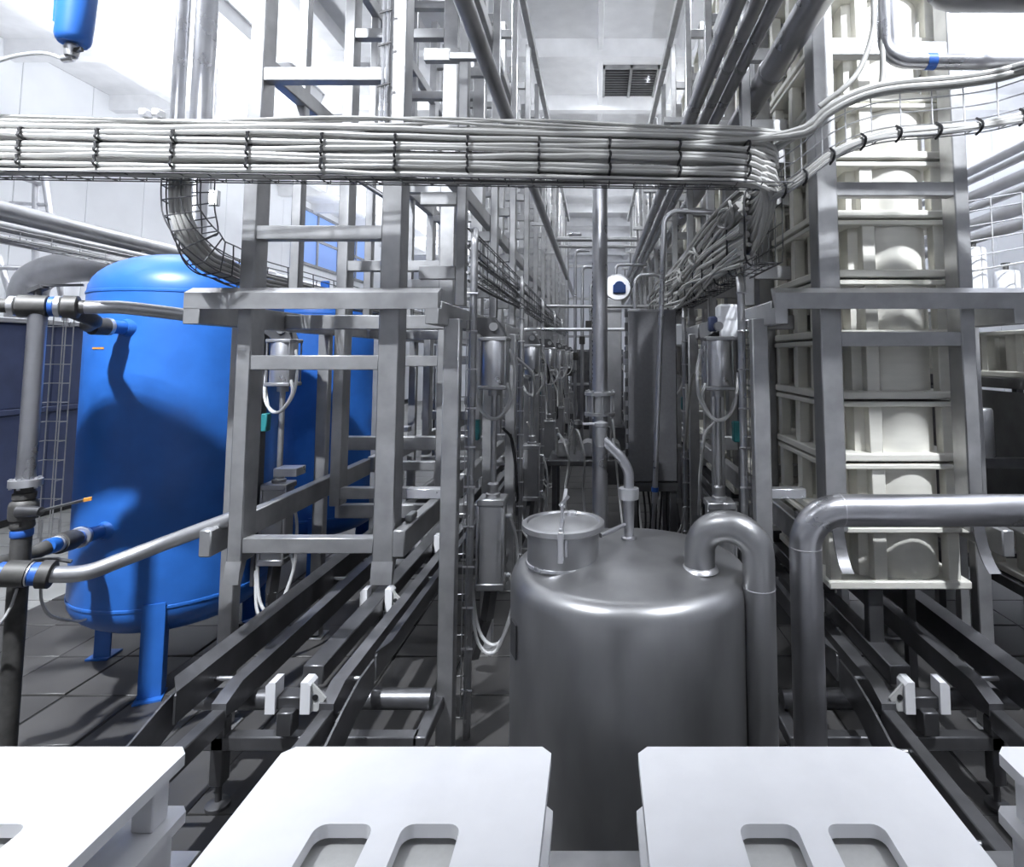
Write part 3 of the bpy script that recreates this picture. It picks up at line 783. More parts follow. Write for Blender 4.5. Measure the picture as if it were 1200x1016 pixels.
for k in range(7):
    x = ca.x+.08+k*.035
    B().tube(smooth([(x, yc0+.12, cb.z-.05), (x+.02*math.sin(k), yc0+.10, .8), (x+.05*math.cos(k*2), yc0+.15, .45), (x+.03, yc0+.2, .02)], 5), .008, 6).build('drop_cable', 'black', cab)

sp = thing('hooked_conduit', 'thin bent steel conduit rising past the grey cabinet and turning towards the cable tray', 'conduit', (P(768, 572, 3.9).x, 3.9, 1.0))
B().tube(fillet([P(767, 590, 3.95), P(768, 560, 3.95), P(779, 247, 3.9), P(838, 249, 3.9), P(846, 262, 4.05)], .10), .018, 14).build('tube', 'pipe', sp)
ring(P(767.5, 576, 3.95), P(767.6, 571, 3.95), .024, 12).build('tape', 'tape', sp, 'blue tape band')
B().tube([P(767, 590, 3.95), P(764, 640, 3.98)], .013, 10).build('lower_rod', 'pipe', sp)
sp2 = thing('small_hooked_conduit', 'thin hooked conduit behind the grey cabinet top, the smaller of two', 'conduit', P(744, 362, 6.0))
B().tube(fillet([Vector((P(744, 362, 6).x, 6.0, 1.0)), P(744, 322, 6.0), P(774, 322, 6.0), P(778, 330, 6.3)], .10), .018, 12).build('tube', 'pipe', sp2)
# ================================================================ cable tray across the front
YT = lambda x: 2.53+.048*(x+2.6)
tr = thing('cable_tray', 'wire basket cable tray crossing the hall above the tanks, full of grey cables', 'cable tray', (0, YT(0), 2.82))
xs = [-3.3+.06*k for k in range(72)]          # up to x = .96
st = [((x, YT(x), 2.815), (0, 1, 0), (0, 0, 1)) for x in xs]
basket(st, [(-.035, .0), (.01, -.004), (.055, -.004), (.10, 0), (.105, .07), (.105, .14), (.105, .21), (.105, .255)], 2, .0035, .003).build('wire_mesh', 'galv', tr, kind='stuff')
k = 0; x = -3.2
while x < .95:
    for z in (2.868, 2.928, 2.988):
        B().tube(smooth([(x, YT(x)+.08, z-.028), (x, YT(x)-.040, z-.020), (x+.006, YT(x)-.046, z), (x+.002, YT(x)-.038, z+.022), (x, YT(x)+.08, z+.03)], 3), .006, 5).build('cable_tie', 'black', tr)
    x += .326
rc = random.Random(5)
def zt_of(i): return 2.50+.40*((i*7) % 24)/24
cables = []
i = 0
RIS = smooth([(.86, 2.80, 2.76), (.95, 2.69, 2.80), (1.10, 2.62, 2.91), (1.30, 2.60, 2.98), (1.55, 2.60, 3.005), (1.80, 2.58, 3.03), (2.05, 2.52, 3.08), (2.35, 2.46, 3.12)], 7)
BUN = ('lowest', 'second', 'third', 'topmost')
for row, zr in enumerate((2.842, 2.902, 2.962, 3.018)):
    for dz in (-.0155, .0155):
        for dy in (-.004, .022, .05):
            pts = []; ph = rc.uniform(0, 6)
            for x in [-3.3+.163*q for q in range(25)]:
                if x > .60: break
                w = .009*math.sin(x*1.6+ph)+.004*math.sin(x*3.7+ph*2)+rc.uniform(-.0025, .0025)
                pts.append((x, YT(x)-.018+dy+rc.uniform(-.003, .003), zr+dz+w))
            zt = 2.51+.40*((i*5) % 18)/18
            if row == 3 and dy < .03:      # these climb along the upper edge of the rising branch
                pts += [(.72, YT(.72)-.01, zr+.01)]
                for p in RIS[8:-2:4]: pts.append((p.x, p.y-.03-dy, p.z+.235+dz*.8+.012*dy*20))
            else:
                pts += [(.70, YT(.7)-.012+dy, zr+dz-.005), (.80+dy, YT(.8)+.03, zr+dz-.03), (.855+dy*.8, 2.88, .65*zr+.35*zt), (.862+dy*.5, 3.10, .25*zr+.75*zt), (.852, 3.35, zt+.03)]
                for q in range(14):
                    pts.append((.835+.026*math.sin(q*.7+i)-dy*.5, 3.65+q*.36, zt+.03*math.sin(q*.9+i*1.3)))
            o = B().tube(smooth(pts, 3), .0155-.005*rc.random(), 8).build('cable', 'cable')
            tag(o, 'grey cable in the %s bundle tied along the crossing wire tray' % BUN[row], 'cable', 'cables in the %s bundle' % BUN[row])
            i += 1
# loose cables lying on top
for j in range(8):
    pts = []; ph = rc.uniform(0, 6)
    for x in [-3.3+.25*q for q in range(18)]:
        if x > .92: break
        pts.append((x, YT(x)-.02+.014*j*.6+.012*math.sin(x*1.1+ph), 3.056+.012*math.sin(x*1.5+ph)+.007*(j % 3)+(.03*math.exp(-((x+1.1-j*.4)/.5)**2))))
    pts += [(.98, 2.68, 3.05)]
    o = B().tube(smooth(pts, 3), .0075, 6).build('cable', 'cable')
    tag(o, 'thin cable lying loose on top of the crossing cable tray', 'cable', 'loose cables on the crossing tray')
t = B()
for j in range(2): t.box((-2.07+.06*j, YT(-2)-.02, 3.085), (-2.035+.06*j, YT(-2)+.03, 3.12), .006)
t.build('cable_clip', 'white', tr)

# ---- the basket running down the mould side of the aisle
tr2 = thing('side_cable_tray', 'wire basket tray heaped with pale cables along the mould stacks, running away down the aisle', 'cable tray', (.87, 3.0, 2.46))
st = [((.88, y, 2.47), (1, 0, 0), (0, 0, 1)) for y in [2.86+.12*k for k in range(58)]]
basket(st, [(-.075, .04), (-.07, 0), (-.02, -.005), (.03, -.005), (.045, 0), (.05, .10), (.05, .20), (.05, .30), (.05, .40), (.05, .47), (.0, .49)], 1, .0035, .003).build('wire_mesh', 'galv', tr2, kind='stuff')
for y in [3.05+.42*k for k in range(14)]:
    B().tube(smooth([(.90, y, 2.49), (.80, y, 2.50), (.79, y, 2.70), (.80, y, 2.88), (.90, y, 2.93)], 4), .006, 5).build('cable_tie', 'black', tr2)
for j in range(48):
    z0 = 2.50+.42*(j/47); ph = rc.uniform(0, 6); x0 = .785+.06*rc.random(); A = .02+.07*rc.random()**2
    ys = [3.15+.18*q for q in range(int(10+26*rc.random()))]
    pts = [(x0+.012*math.sin(y*2+ph), y, max(2.485, min(2.95, z0+A*math.sin(y*1.7+ph*.5)))) for y in ys]
    o = B().tube(smooth(pts, 2), .013, 6).build('cable', 'cable')
    tag(o, 'pale cable lying wavy in the side cable tray along the mould stacks', 'cable', 'cables in the side tray')
for j in range(3):      # loops of spare cable
    y = 3.35+j*.95+.2*(j % 2); z = 2.83-.05*j
    pts = [(.775+.02*math.sin(1.7*a+j), y+(.16-.02*j)*math.cos(a)+.012*k/4, z+(.055+.01*j)*math.sin(a+.5*j)+.012*math.sin(.7*a)) for k, a in enumerate([2*PI*q/14 for q in range(34)])]
    o = B().tube(smooth(pts, 2), .011, 6).build('cable_coil', 'cable')
    tag(o, 'loop of spare cable hanging in front of the side cable tray, %s from the tank' % ORD[j], 'cable coil', 'cable coils')

# ---- rising branch tray in front of the mould stack
tr3 = thing('rising_cable_tray', 'open wire ladder tray curving up in front of the moulds, cables on both edges', 'cable tray', (1.2, 2.62, 2.85))
way = RIS
st = []
for k, p in enumerate(way):
    tw = 0 if k < 36 else min(1, (k-36)/10)*.9
    st.append((p, Vector((0, math.cos(tw), math.sin(tw))), Vector((0, -math.sin(tw), math.cos(tw)))))
prof = [(-.05, 0), (0, 0), (0, .065), (0, .13), (0, .19), (0, .235), (-.05, .25)]
basket(st, prof, 4, .0035, .0035).build('wire_mesh', 'wire', tr3, kind='stuff')
for j in range(8):
    lo = j < 5
    pts = [Vector(s[0])+Vector(s[1])*(-.025-.012*(j % 2)) + Vector(s[2])*((.012+.013*(j//2)) if lo else (.235+.012*(j-5)))+Vector((0, 0, .004*math.sin(k*.4+j))) for k, s in enumerate(st)]
    o = B().tube(pts, .0105, 7).build('cable', 'cable')
    tag(o, 'grey cable tied to the ' + ('lower' if lo else 'upper') + ' edge of the rising wire ladder tray', 'cable', 'cables on the rising tray ' + ('lower' if lo else 'upper')+' edge')
for s in st[3::5]:
    c = Vector(s[0])-Vector((0, .045, 0))
    B().tube(smooth([c+Vector((0, .03, -.012)), c+Vector((0, -.012, 0)), c+Vector((.004, -.014, .03)), c+Vector((0, .02, .06))], 3), .006, 5).build('cable_tie', 'black', tr3)

# ---- branch dropping from the front tray behind the near blue vessel
tr4 = thing('drop_cable_tray', 'wire basket curving down from the crossing tray and running back past the blue vessels', 'cable tray', (-1.95, 2.8, 2.4))
YY = 2.66
way = smooth([P(207, 206, YY), P(206, 232, YY), P(209, 262, YY), P(219, 290, 2.70), P(240, 312, 2.80), P(262, 321, 2.95)]+[Vector((-1.93, 3.2+.5*k, 2.40)) for k in range(7)], 5)
st = []
for k, p in enumerate(way):
    t_ = (way[min(k+1, len(way)-1)]-way[max(k-1, 0)]).normalized()
    up = Vector((1, 0, 0)) if t_.z < -.5 else None
    sd = Vector((0, 1, 0)); b_ = min(1, max(0, (k-8)/14))
    sd = (Vector((0, 1, 0))*(1-b_)+Vector((-1, 0, 0))*b_).normalized()
    up = sd.cross(t_)*-1
    if up.length < .1: up = Vector((0, 0, 1))
    sd = t_.cross(up).normalized() if False else sd
    up.normalize()
    st.append((p, sd, up))
basket(st, [(-.06, .14), (-.065, .07), (-.065, -.02), (-.02, -.03), (.03, -.03), (.065, -.02), (.065, .07), (.06, .14)], 3, .0035, .0035).build('wire_mesh', 'galv', tr4, kind='stuff')
for j in range(10):
    oy, oz = (j % 3-1)*.024, (j//3)*.024-.005
    pts = [Vector(s[0])+Vector(s[1])*oy+Vector(s[2])*oz for s in st[1:]]
    o = B().tube(pts, .0115, 7).build('cable', 'cable')
    tag(o, 'pale cable in the basket dropping from the crossing tray past the blue vessel', 'cable', 'cables in the dropping basket')

# ---- thin basket down the aisle on the tank side
tr5 = thing('aisle_wire_tray', 'black wire basket tray running away down the aisle on the empty press side', 'cable tray', (-.72, 3.3, 2.45))
st = [((-.715, y, 2.44), (-1, 0, 0), (0, 0, 1)) for y in [3.3+.12*k for k in range(80)]]
basket(st, [(.03, .30), (0, .29), (0, .20), (0, .12), (0, .04), (.0, 0), (-.05, -.005), (-.09, 0), (-.095, .05)], 2, .004, .003).build('wire_mesh', 'galv', tr5, kind='stuff')
for j in range(8):
    pts = [(-.735+.01*math.sin(y+j), y, 2.455+.03*j+.02*math.sin(y*1.3+j*2)) for y in [3.32+.35*q for q in range(24)]]
    o = B().tube(smooth(pts, 2), .0085, 6).build('cable', 'hose' if j % 2 else 'black')
    tag(o, ('pale' if j % 2 else 'black') + ' cable running in the black wire basket along the empty press row', 'cable', ('pale' if j % 2 else 'black')+' cables in the aisle basket')

# hanging hose loops and signal cables along both sides of the aisle
rh = random.Random(21)
for j in range(26):
    sd = -1 if j % 2 else 1
    xa = -.70 if sd < 0 else .78
    y0 = 3.9+.42*j+rh.uniform(-.1, .1); z0 = 2.2-.9*rh.random(); dr = .25+.5*rh.random()
    x1 = xa-sd*(.02+.10*rh.random())
    pts = [(xa, y0, z0), (x1, y0+.05, z0-.12), (x1-sd*.03, y0+.12, z0-dr), (x1, y0+.26, z0-dr-.08), (x1+sd*.02, y0+.36, z0-dr+.14), (xa, y0+.40, z0-.1)]
    o = B().tube(smooth(pts, 5), .009+.004*rh.random(), 7).build('hose', ('hose', 'black', 'cable')[j % 3])
    tag(o, ('%s hose loop hanging beside the aisle on the %s side, %s along' % (('grey', 'black', 'pale')[j % 3], 'empty press' if sd < 0 else 'mould stack', (ORD+['last'])[j//2])), 'hose', 'hose loops along the aisle')
# ================================================================ press cylinders and conduits, repeated down the aisle
def cyl_unit(X, Y, dz, lab, grp, boxed=False):
    """pneumatic cylinder on a bracket, its rod, and the square actuator under it"""
    r = thing('press_cylinder', lab, 'pneumatic cylinder', (X, Y, 0), grp)
    zt, zb = 2.105+dz, 1.815+dz
    s = 1 if X < 0 else -1
    b = B()
    b.lathe([(.080, zb), (.084, zb+.01), (.084, zt-.01), (.080, zt)], (X, Y, 0), 28)
    b.build('barrel', 'bright', r)
    for zc_ in (zb, zt): B().box((X-.086, Y-.086, zc_-.012), (X+.086, Y+.086, zc_+.014), .006).build('end_cap', 'steel', r)
    for a, c in ((-1, -1), (1, -1), (1, 1), (-1, 1)): B().cyl((X+.076*a, Y+.076*c, zb), (X+.076*a, Y+.076*c, zt), .006, 6).build('tie_rod', 'steel', r)
    cl = B().prism([(X-.06, zt+.012), (X+.07, zt+.012), (X+.045, zt+.07), (X-.0, zt+.13), (X-.10*s-.04*s, zt+.13), (X-.12*s, zt+.06)], Y-.05, Y-.035, 1).prism([(X-.06, zt+.012), (X+.07, zt+.012), (X+.045, zt+.07), (X, zt+.13), (X-.10*s-.04*s, zt+.13), (X-.12*s, zt+.06)], Y+.035, Y+.05, 1)
    cv = cl.build('clevis', 'dark', r)
    B().cyl((X, Y-.065, zt+.075), (X, Y+.065, zt+.075), .026, 16).build('pivot_pin', 'steel', cv)
    B().tube([(X, Y, zb), (X, Y, zb-.05), (X, Y, zb-.051), (X, Y, 1.16)], [.036, .036, .018, .018], 16).build('rod', 'steel', r)
    B().lathe([(.030, 1.19), (.034, 1.20), (.034, 1.24), (.022, 1.25)], (X, Y, 0), 14).build('rod_nut', 'steel', r)
    # actuator
    B().box((X-.075, Y-.07, .66), (X+.075, Y+.07, 1.155), .012).build('actuator_body', 'steel', r)
    for a in (-1, 1): B().box((X+a*.078-.006, Y-.072, .66), (X+a*.078+.006, Y-.055, 1.155), .002).build('rib', 'bright', r)
    for z_ in (.645, 1.125): B().box((X-.082, Y-.078, z_), (X+.082, Y+.078, z_+.04), .006).build('actuator_cap', 'steel', r)
    B().lathe([(.044, 1.16), (.044, 1.185), (.034, 1.19), (.034, 1.205)], (X, Y, 0), 16).build('gland', 'steel', r)
    B().cyl((X+.07*s, Y-.03, 1.06), (X+.115*s, Y-.03, 1.06), .014, 10).cyl((X+.07*s, Y-.03, .72), (X+.115*s, Y-.03, .72), .014, 10).build('port', 'bright', r)
    B().bar((X, Y, .66), (X-.03*s, Y+.02, .45), .06, .05).bar((X-.03*s, Y+.02, .46), (X-.16*s, Y+.3, .10), .05, .05).build('foot_bracket', 'dark', r)
    # hoses
    hs = [[(X+.105*s, Y-.05, zt-.06), (X+.135*s, Y-.08, zt-.20), (X+.12*s, Y-.1, zt-.36), (X+.03*s, Y-.1, zt-.47), (X-.08*s, Y-.06, zt-.40), (X-.12*s, Y, zt-.20)],
          [(X+.085*s, Y-.06, zb+.03), (X+.11*s, Y-.09, zb-.06), (X+.05*s, Y-.11, zb-.17), (X-.04*s, Y-.08, zb-.16), (X-.12*s, Y, zb-.02)],
          [(X+.11*s, Y-.03, 1.06), (X+.15*s, Y-.04, .9), (X+.15*s, Y-.06, .62), (X+.06*s, Y-.08, .36), (X-.06*s, Y-.06, .42), (X-.13*s, Y, .75)],
          [(X+.11*s, Y-.03, .72), (X+.14*s, Y-.05, .60), (X+.05*s, Y-.10, .33), (X-.06*s, Y-.08, .36), (X-.12*s, Y-.02, .60)]]
    for h in hs: B().tube(smooth(h, 6), .010, 7).build('hose', 'hose', r)
    B().box((X-.105*s-.02, Y-.03, 1.50), (X-.105*s+.02, Y+.03, 1.62), .006).build('valve_box', 'teal', r, 'small teal valve box')
    B().box((X-.135*s-.014, Y-.035, .50), (X-.135*s+.014, Y+.035, 2.16), .004).build('mounting_strip', 'dark', r)
    if boxed:
        jb = B().box((X+.0, Y-.06, 2.10), (X+.125, Y+.05, 2.31), .014).build('junction_box', 'box', r, 'white junction box with rounded corners')
        B().box((X-.05, Y-.03, 2.15), (X+.0, Y+.03, 2.24), .01).build('plug', 'navy', jb)
    return r
def conduit_unit(X, Y, lab, grp, top=2.66):
    r = thing('conduit_riser', lab, 'conduit', (X, Y, 0), grp)
    s = 1 if X < 0 else -1
    B().tube(fillet([(X, Y, 0), (X, Y, top), (X-.03*s, Y+.15, top+.08)], .06, 5), .021, 14).build('pipe', 'wire', r)
    st = [((X-.035*s, Y-.005, z), (1, 0, 0), (0, -1, 0)) for z in [.10+.105*k for k in range(21)]]
    basket(st, [(-.035, .05), (-.035, .0), (0, -.005), (.035, 0), (.035, .05)], 2, .003, .003).build('wire_ladder', 'wire', r, kind='stuff')
    for k in range(11):
        z = .25+.21*k; B().tube([(X-.03, Y-.028, z), (X+.03, Y-.028, z)], .006, 6).build('clip', 'bright', r)
    return r
cl0 = cyl_unit(-.62, 3.55, 0, '', '')
cl1 = cyl_unit(.72, 3.47, 0, '', '', True)
cl2 = cyl_unit(-2.12, 3.95, 0, '', '')
c0 = conduit_unit(-.685, 3.22, '', ''); c1 = conduit_unit(.80, 3.20, '', '', 2.38)
pr = [(cl0, -.62, 3.55, 'tall pneumatic cylinder with looping grey hoses, %s from the tank along the empty press row', 'cylinders by the empty presses'),
      (cl1, .72, 3.47, 'tall pneumatic cylinder with white junction box, %s from the tank along the mould stacks', 'cylinders by the mould stacks'),
      (cl2, -2.12, 3.95, 'pneumatic cylinder on the outer side by the blue vessels, %s from the front', 'cylinders by the blue vessels'),
      (c0, -.685, 3.22, 'vertical steel conduit with wire ladder, %s from the tank along the empty presses', 'conduit risers by the empty presses'),
      (c1, .80, 3.20, 'vertical steel conduit with wire ladder, %s from the tank along the mould stacks', 'conduit risers by the mould stacks')]
for o, x, y, lab, grp in pr:
    o['label'] = lab % ORD[0]; o['group'] = grp
    for k in range(1, 6 if o is not cl2 else 3):
        dup(o, (x, y+PIT*k, 0), lab % ORD[k], grp)
# ================================================================ overhead and background pipes
def pipe_run(name, lab, pts, r, m='pipe', rad=.15, grp=None, n=20, bands=()):
    t = thing(name, lab, 'pipe', Vector(pts[0]), grp)
    B().tube(fillet(pts, rad, 8), r, n).build('tube', m, t)
    for p, q, rr, mm, nm in bands: B().tube([p, q], rr, n).build(nm, mm, t)
    return t
zz = 3.66
for j, (x, r, z, lab) in enumerate(((1.022, .074, zz, 'thickest of the overhead steel pipes running down the aisle above the mould side'), (.845, .036, zz+.02, 'thin overhead pipe next to the thickest one above the mould side'),
                         (.765, .036, zz+.02, 'thin overhead pipe with clamps, second from the thickest one'), (.655, .045, zz, 'medium overhead pipe nearest the middle of the aisle'))):
    t = pipe_run('overhead_pipe', lab, [(x, -1, z), (x, 19.5, z)], r, 'pipe')
    for y in [2.2+1.05*k for k in range(14)]:
        if j != 3: B().cyl((x, y, z), (x, y+.03, z), r*1.09, 16).build('joint_ring', 'steel', t)
        if k % 2 == 0 and False: pass
    for y in [2.75+2.1*k for k in range(8)]:
        B().box((x-.012, y, z+r*.5), (x+.012, y+.03, ZC-.26 if False else z+r+.30), .002).build('hanger', 'dark', t)
hr = thing('pipe_hanger_rail', 'steel rail tying the overhead pipes back to the mould press frames', 'rail', (.9, 3, zz+.35))
for y in [2.75+2.1*k for k in range(8)]: B().box((.58, y-.02, zz+.34), (1.3, y+.05, zz+.39), .003).build('cross_rail', 'frame', hr)
t = pipe_run('overhead_pipe', 'single dark overhead pipe running down the aisle on the empty press side', [(-.622, -1, zz), (-.622, 17, zz)], .046, 'steel')
for y in [3.2+2.1*k for k in range(6)]: B().box((-.84, y-.02, zz+.03), (-.60, y+.02, zz+.07), .003).build('bracket', 'frame', t)

# pipe with blue tape, duct, and drop cables at the upper corner
pts = [(1.30, 2.6, 6.2), P(1038, 40, 2.6), P(1040, 71, 2.6), P(1200, 74, 2.6), P(1420, 74, 2.6)]
pts[0] = Vector((pts[1].x, 2.6, 6.2)); pts[1] = Vector((pts[1].x, 2.6, P(1040, 71, 2.6).z)); del pts[2]
b0, b1 = P(1084, 72, 2.6), P(1095, 72.3, 2.6)
t = pipe_run('bent_pipe', 'steel pipe with a blue tape band bending sideways high up before the mould stack', pts, .037, 'pipe', .10)
B().tube([b0, b1], .0385, 20).build('tape', 'tape', t, 'blue tape band')
d0 = P(1096, -12, 2.15); 
dt = thing('round_duct', 'thick round steel duct end at the top corner above the taped pipe', 'duct', d0)
B().tube([(d0.x-.01, d0.y, d0.z), (d0.x+.03, d0.y, d0.z), (d0.x+.08, d0.y, d0.z), (d0.x+1.3, d0.y, d0.z)], [.045, .07, .08, .08], 24).build('tube', 'steel', dt)
B().box((d0.x+.6, d0.y-.01, d0.z), (d0.x+.62, d0.y+.01, ZC-.2)).build('hanger', 'pipe', dt)
for j, pl in enumerate(([P(1024, -200, 2.58), P(1024, 0, 2.58), P(1022, 40, 2.58), P(1008, 80, 2.58), P(990, 102, 2.58), P(960, 125, 2.62)], [P(1033, -200, 2.59), P(1033, 0, 2.59), P(1034, 50, 2.59), P(1034, 92, 2.58), P(1025, 108, 2.58), P(990, 122, 2.6)])):
    o = B().tube(smooth(pl, 6), .013, 10).build('drop_cable', 'cable'); tag(o, ('outer' if j == 0 else 'inner') + ' white cable hanging from above into the rising wire tray', 'cable')

# vertical pipes behind the crossing tray, upper left bay
pipe_run('vertical_pipe', 'thinner of two vertical steel pipes dropping behind the crossing tray', [(P(210, 100, 4.9).x, 4.9, ZC), (P(210, 100, 4.9).x, 4.9, 3.55), (P(205, 190, 5.2).x, 5.4, 3.4)], .055, 'bright')
x_ = P(238, 100, 4.9).x
t = pipe_run('vertical_pipe', 'thicker vertical steel pipe dropping to the top of the blue vessel', [(x_, 4.9, ZC), (x_, 4.9, 2.75), (x_+.4, 5.4, 2.72)], .085, 'bright', .2)
# floodlight on the left bay wall
fl_p = P(243, 231, 8.6)
fl = thing('floodlight', 'small glaring floodlight in the bay behind the crossing tray', 'lamp', fl_p)
B().box((fl_p.x-.14, fl_p.y+.01, fl_p.z-.12), (fl_p.x+.14, fl_p.y+.10, fl_p.z+.12), .01).build('housing', 'frame', fl)
B().box((fl_p.x-.12, fl_p.y-.004, fl_p.z-.10), (fl_p.x+.12, fl_p.y+.012, fl_p.z+.10)).build('lens', 'lens', fl)
B().box((fl_p.x-.015, fl_p.y+.05, fl_p.z), (fl_p.x+.015, fl_p.y+.08, ZC)).build('bracket', 'frame', fl)

# long pipes and trays along the left bay
t = pipe_run('bay_pipe', 'thick grey pipe running along the white wall behind the near blue vessel', [(-5.6, 1.5, 3.37), (-5.6, 20, 3.37)], .095, 'steel')
for y in (4.6, 7.0, 9.4, 12): B().box((-5.62, y, 0), (-5.55, y+.07, 3.3), .004).build('stand', 'frame', t)
pipe_run('bay_pipe', 'thinner grey pipe just under the thick one along the white wall', [(-5.49, 1.5, 3.20), (-5.49, 20, 3.20)], .05, 'steel')
bt_ = thing('bay_wire_tray', 'pale wire basket tray under the pipes along the white wall', 'cable tray', (-5.3, 4, 3.0))
st = [((-5.25, y, 3.02), (1, 0, 0), (0, 0, 1)) for y in [3+.15*k for k in range(80)]]
basket(st, [(-.12, .09), (-.12, 0), (-.06, 0), (0, 0), (.06, 0), (.12, 0), (.12, .05), (.12, .09)], 2, .005, .004).build('wire_mesh', 'wire', bt_, kind='stuff')
for y in (4.6, 7.0, 9.4, 12): B().box((-5.56, y+.02, 2.97), (-5.1, y+.06, 3.01)).build('arm', 'frame', bt_)
for j in range(4):
    o = B().tube(smooth([(-5.33+.05*j, y, 3.035+.008*math.sin(y*2+j)) for y in [3+.6*k for k in range(20)]], 2), .014, 6).build('cable', 'cable')
    tag(o, 'pale cable in the wire tray under the pipes along the white wall', 'cable', 'cables in the bay tray')
# sloping handrail frame behind
hf = thing('pipe_trestle', 'slim steel trestle of sloping tubes in front of the white wall', 'support', P(55, 260, 7.95))
T = lambda a, b, r, n='brace': B().tube([a, b], r, 10).build(n, 'bright', hf)
for a_, b_ in ((P(44, 150, 7.95), P(72, 345, 7.95)), (P(42, 205, 7.95), P(41, 345, 7.95))):
    T(a_, a_+(b_-a_)*((a_.z-2.46)/(a_.z-b_.z)), .040, 'leg')
T(P(-30, 190, 7.3), P(48, 215, 7.95), .040); T(P(12, 238, 7.95), P(56, 240, 7.95), .025); T(P(-40, 313, 7.5), P(38, 314, 7.95), .035); T(P(-2, 300, 7.95), P(12, 345, 7.95), .040)
# stainless bend (large ducting elbow)
el = thing('duct_elbow', 'wide satin steel duct elbow rising behind the upper manifold pipe', 'duct', P(34, 345, 7.5))
B().tube(smooth([Vector((P(32, 345, 7.5).x, 7.5, 2.44)), P(34, 340, 7.5), P(44, 325, 7.5), P(66, 316, 7.5), P(100, 312, 7.55), P(140, 311, 7.7), P(190, 306, 8)], 7), .20, 28).build('tube', 'steel', el)
# vertical wire ladder by the navy wall
vl = thing('wall_wire_ladder', 'tall narrow wire basket standing upright before the navy wall panels', 'cable tray', (P(63, 600, 6.3).x, 6.3, .0))
xv = P(66, 500, 6.2).x
st = [((xv, 6.2, z), (1, 0, 0), (0, -1, 0)) for z in [.12+.10*k for k in range(26)]]
basket(st, [(-.11, .09), (-.11, 0), (.0, 0), (.11, 0), (.11, .09)], 2, .006, .005).build('wire_mesh', 'wire', vl, kind='stuff')
B().tube([(xv-.10, 6.22, .0), (xv-.10, 6.22, .3)], .012, 8).tube([(xv+.09, 6.22, 0), (xv+.09, 6.22, .3)], .012, 8).build('foot', 'wire', vl)

# thin twin conduit on the inner ladder post, with ties
for j in range(2):
    xj = -1.105+.022*j
    o = B().tube([(xj-.012, 2.93, 3.22), (xj-.012, 2.93, 5.7)], .009, 8).build('tied_conduit', 'bright')
    tag(o, ('outer' if j == 0 else 'inner')+' thin tube tied to the inner ladder post above the crossing tray', 'conduit', 'tubes tied to the ladder post')
tie = thing('tie_band', 'black plastic ties holding two thin tubes to the inner ladder post', 'cable tie', (-1.10, 2.93, 3.6))
for z in (3.4, 3.62, 3.80, 4.05): B().bar((-1.14, 2.918, z), (-1.075, 2.918, z+.02), .006, .01).build('band', 'black', tie)
o = B().tube([P(415, 208, 3.1), P(458, 235, 3.0)], .014, 10).tube([P(458, 235, 3.0), P(468, 300, 3.05)], .008, 8).build('stay_rod', 'dark'); tag(o, 'thin dark stay rod running down to the inner ladder post under the crossing tray', 'rod')

# ================================================================ far end of the aisle
def simple_pipe(lab, a_, b_, r, m='steel', g=None):
    o = B().tube([a_, b_], r, 12).build('cross_pipe', m); tag(o, lab, 'pipe', g); return o
simple_pipe('thin steel bar crossing the aisle at mid height behind the column pipe', (-.80, 6.4, 2.30), (.42, 6.4, 2.30), .02, 'bright')
simple_pipe('thick pipe pair crossing high up at the far end, upper one', (-.8, 11.5, 4.35), (.95, 11.5, 4.35), .05)
simple_pipe('thin pipe crossing high up at the far end, lower one', (-.8, 11.6, 4.22), (.95, 11.6, 4.22), .03)
simple_pipe('dark pipe crossing the aisle above the far horizontal drum', (-.8, 9.0, 2.78), (.95, 9.0, 2.78), .025)
fd = thing('motor_drum', 'horizontal steel drum with a blue motor above a grey door at the far end', 'drum', (P(722, 336, 9.3).x, 9.3, 2.9))
dcen = P(724, 337, 9.3)
B().tube([dcen+Vector((0, -.02, 0)), dcen+Vector((0, .04, 0)), dcen+Vector((0, .7, 0))], [.20, .23, .23], 28).build('drum', 'bright', fd)
B().cyl(dcen+Vector((.02, -.18, 0)), dcen+Vector((.02, -.02, 0)), .085, 16).box((dcen.x-.08, 9.13, dcen.z-.10), (dcen.x+.12, 9.25, dcen.z+.03), .01).build('motor', 'tape', fd, 'blue motor')
B().box((dcen.x-.22, 9.3, 0.9), (dcen.x+.06, 9.9, dcen.z-.16), .01).build('door_panel', 'steel', fd)
B().box((dcen.x-.24, 9.28, 0), (dcen.x+.20, 9.92, .9), .01).build('pedestal', 'dark', fd)
B().tube(fillet([dcen+Vector((-.02, .3, .2)), dcen+Vector((-.02, .3, .42)), dcen+Vector((.5, .3, .42))], .08), .025, 10).build('outlet', 'pipe', fd)
# pump bench low down in the aisle
pb = thing('pump_bench', 'dark low bench with small pumps and hoses at the far end of the aisle', 'bench', (-.1, 6.9, 0))
B().box((-.55, 6.6, .78), (.5, 7.3, .84), .006).build('top', 'dark', pb)
for x in (-.5, .40):
    for y in (6.65, 7.2): B().box((x, y, 0), (x+.05, y+.05, .78)).build('leg', 'dark', pb)
for k in range(3):
    B().cyl((-.40+.3*k, 6.75, .94), (-.40+.3*k, 7.1, .94), .08, 16).box((-.46+.3*k, 6.85, .84), (-.34+.3*k, 7.0, .88)).build('pump', 'steel', pb)
for k in range(5):
    B().tube(smooth([(-.45+.2*k, 6.7, .9), (-.42+.2*k, 6.5, 1.15+.05*k), (-.3+.17*k, 6.45, .9), (-.35+.2*k, 6.6, .5), (-.3+.2*k, 6.5, .03)], 6), .012, 7).build('hose', 'hose', pb)
mr = thing('pipe_rack', 'small rack of upright steel pipes and valves far down the aisle', 'pipe rack', (-.25, 12.2, 0))
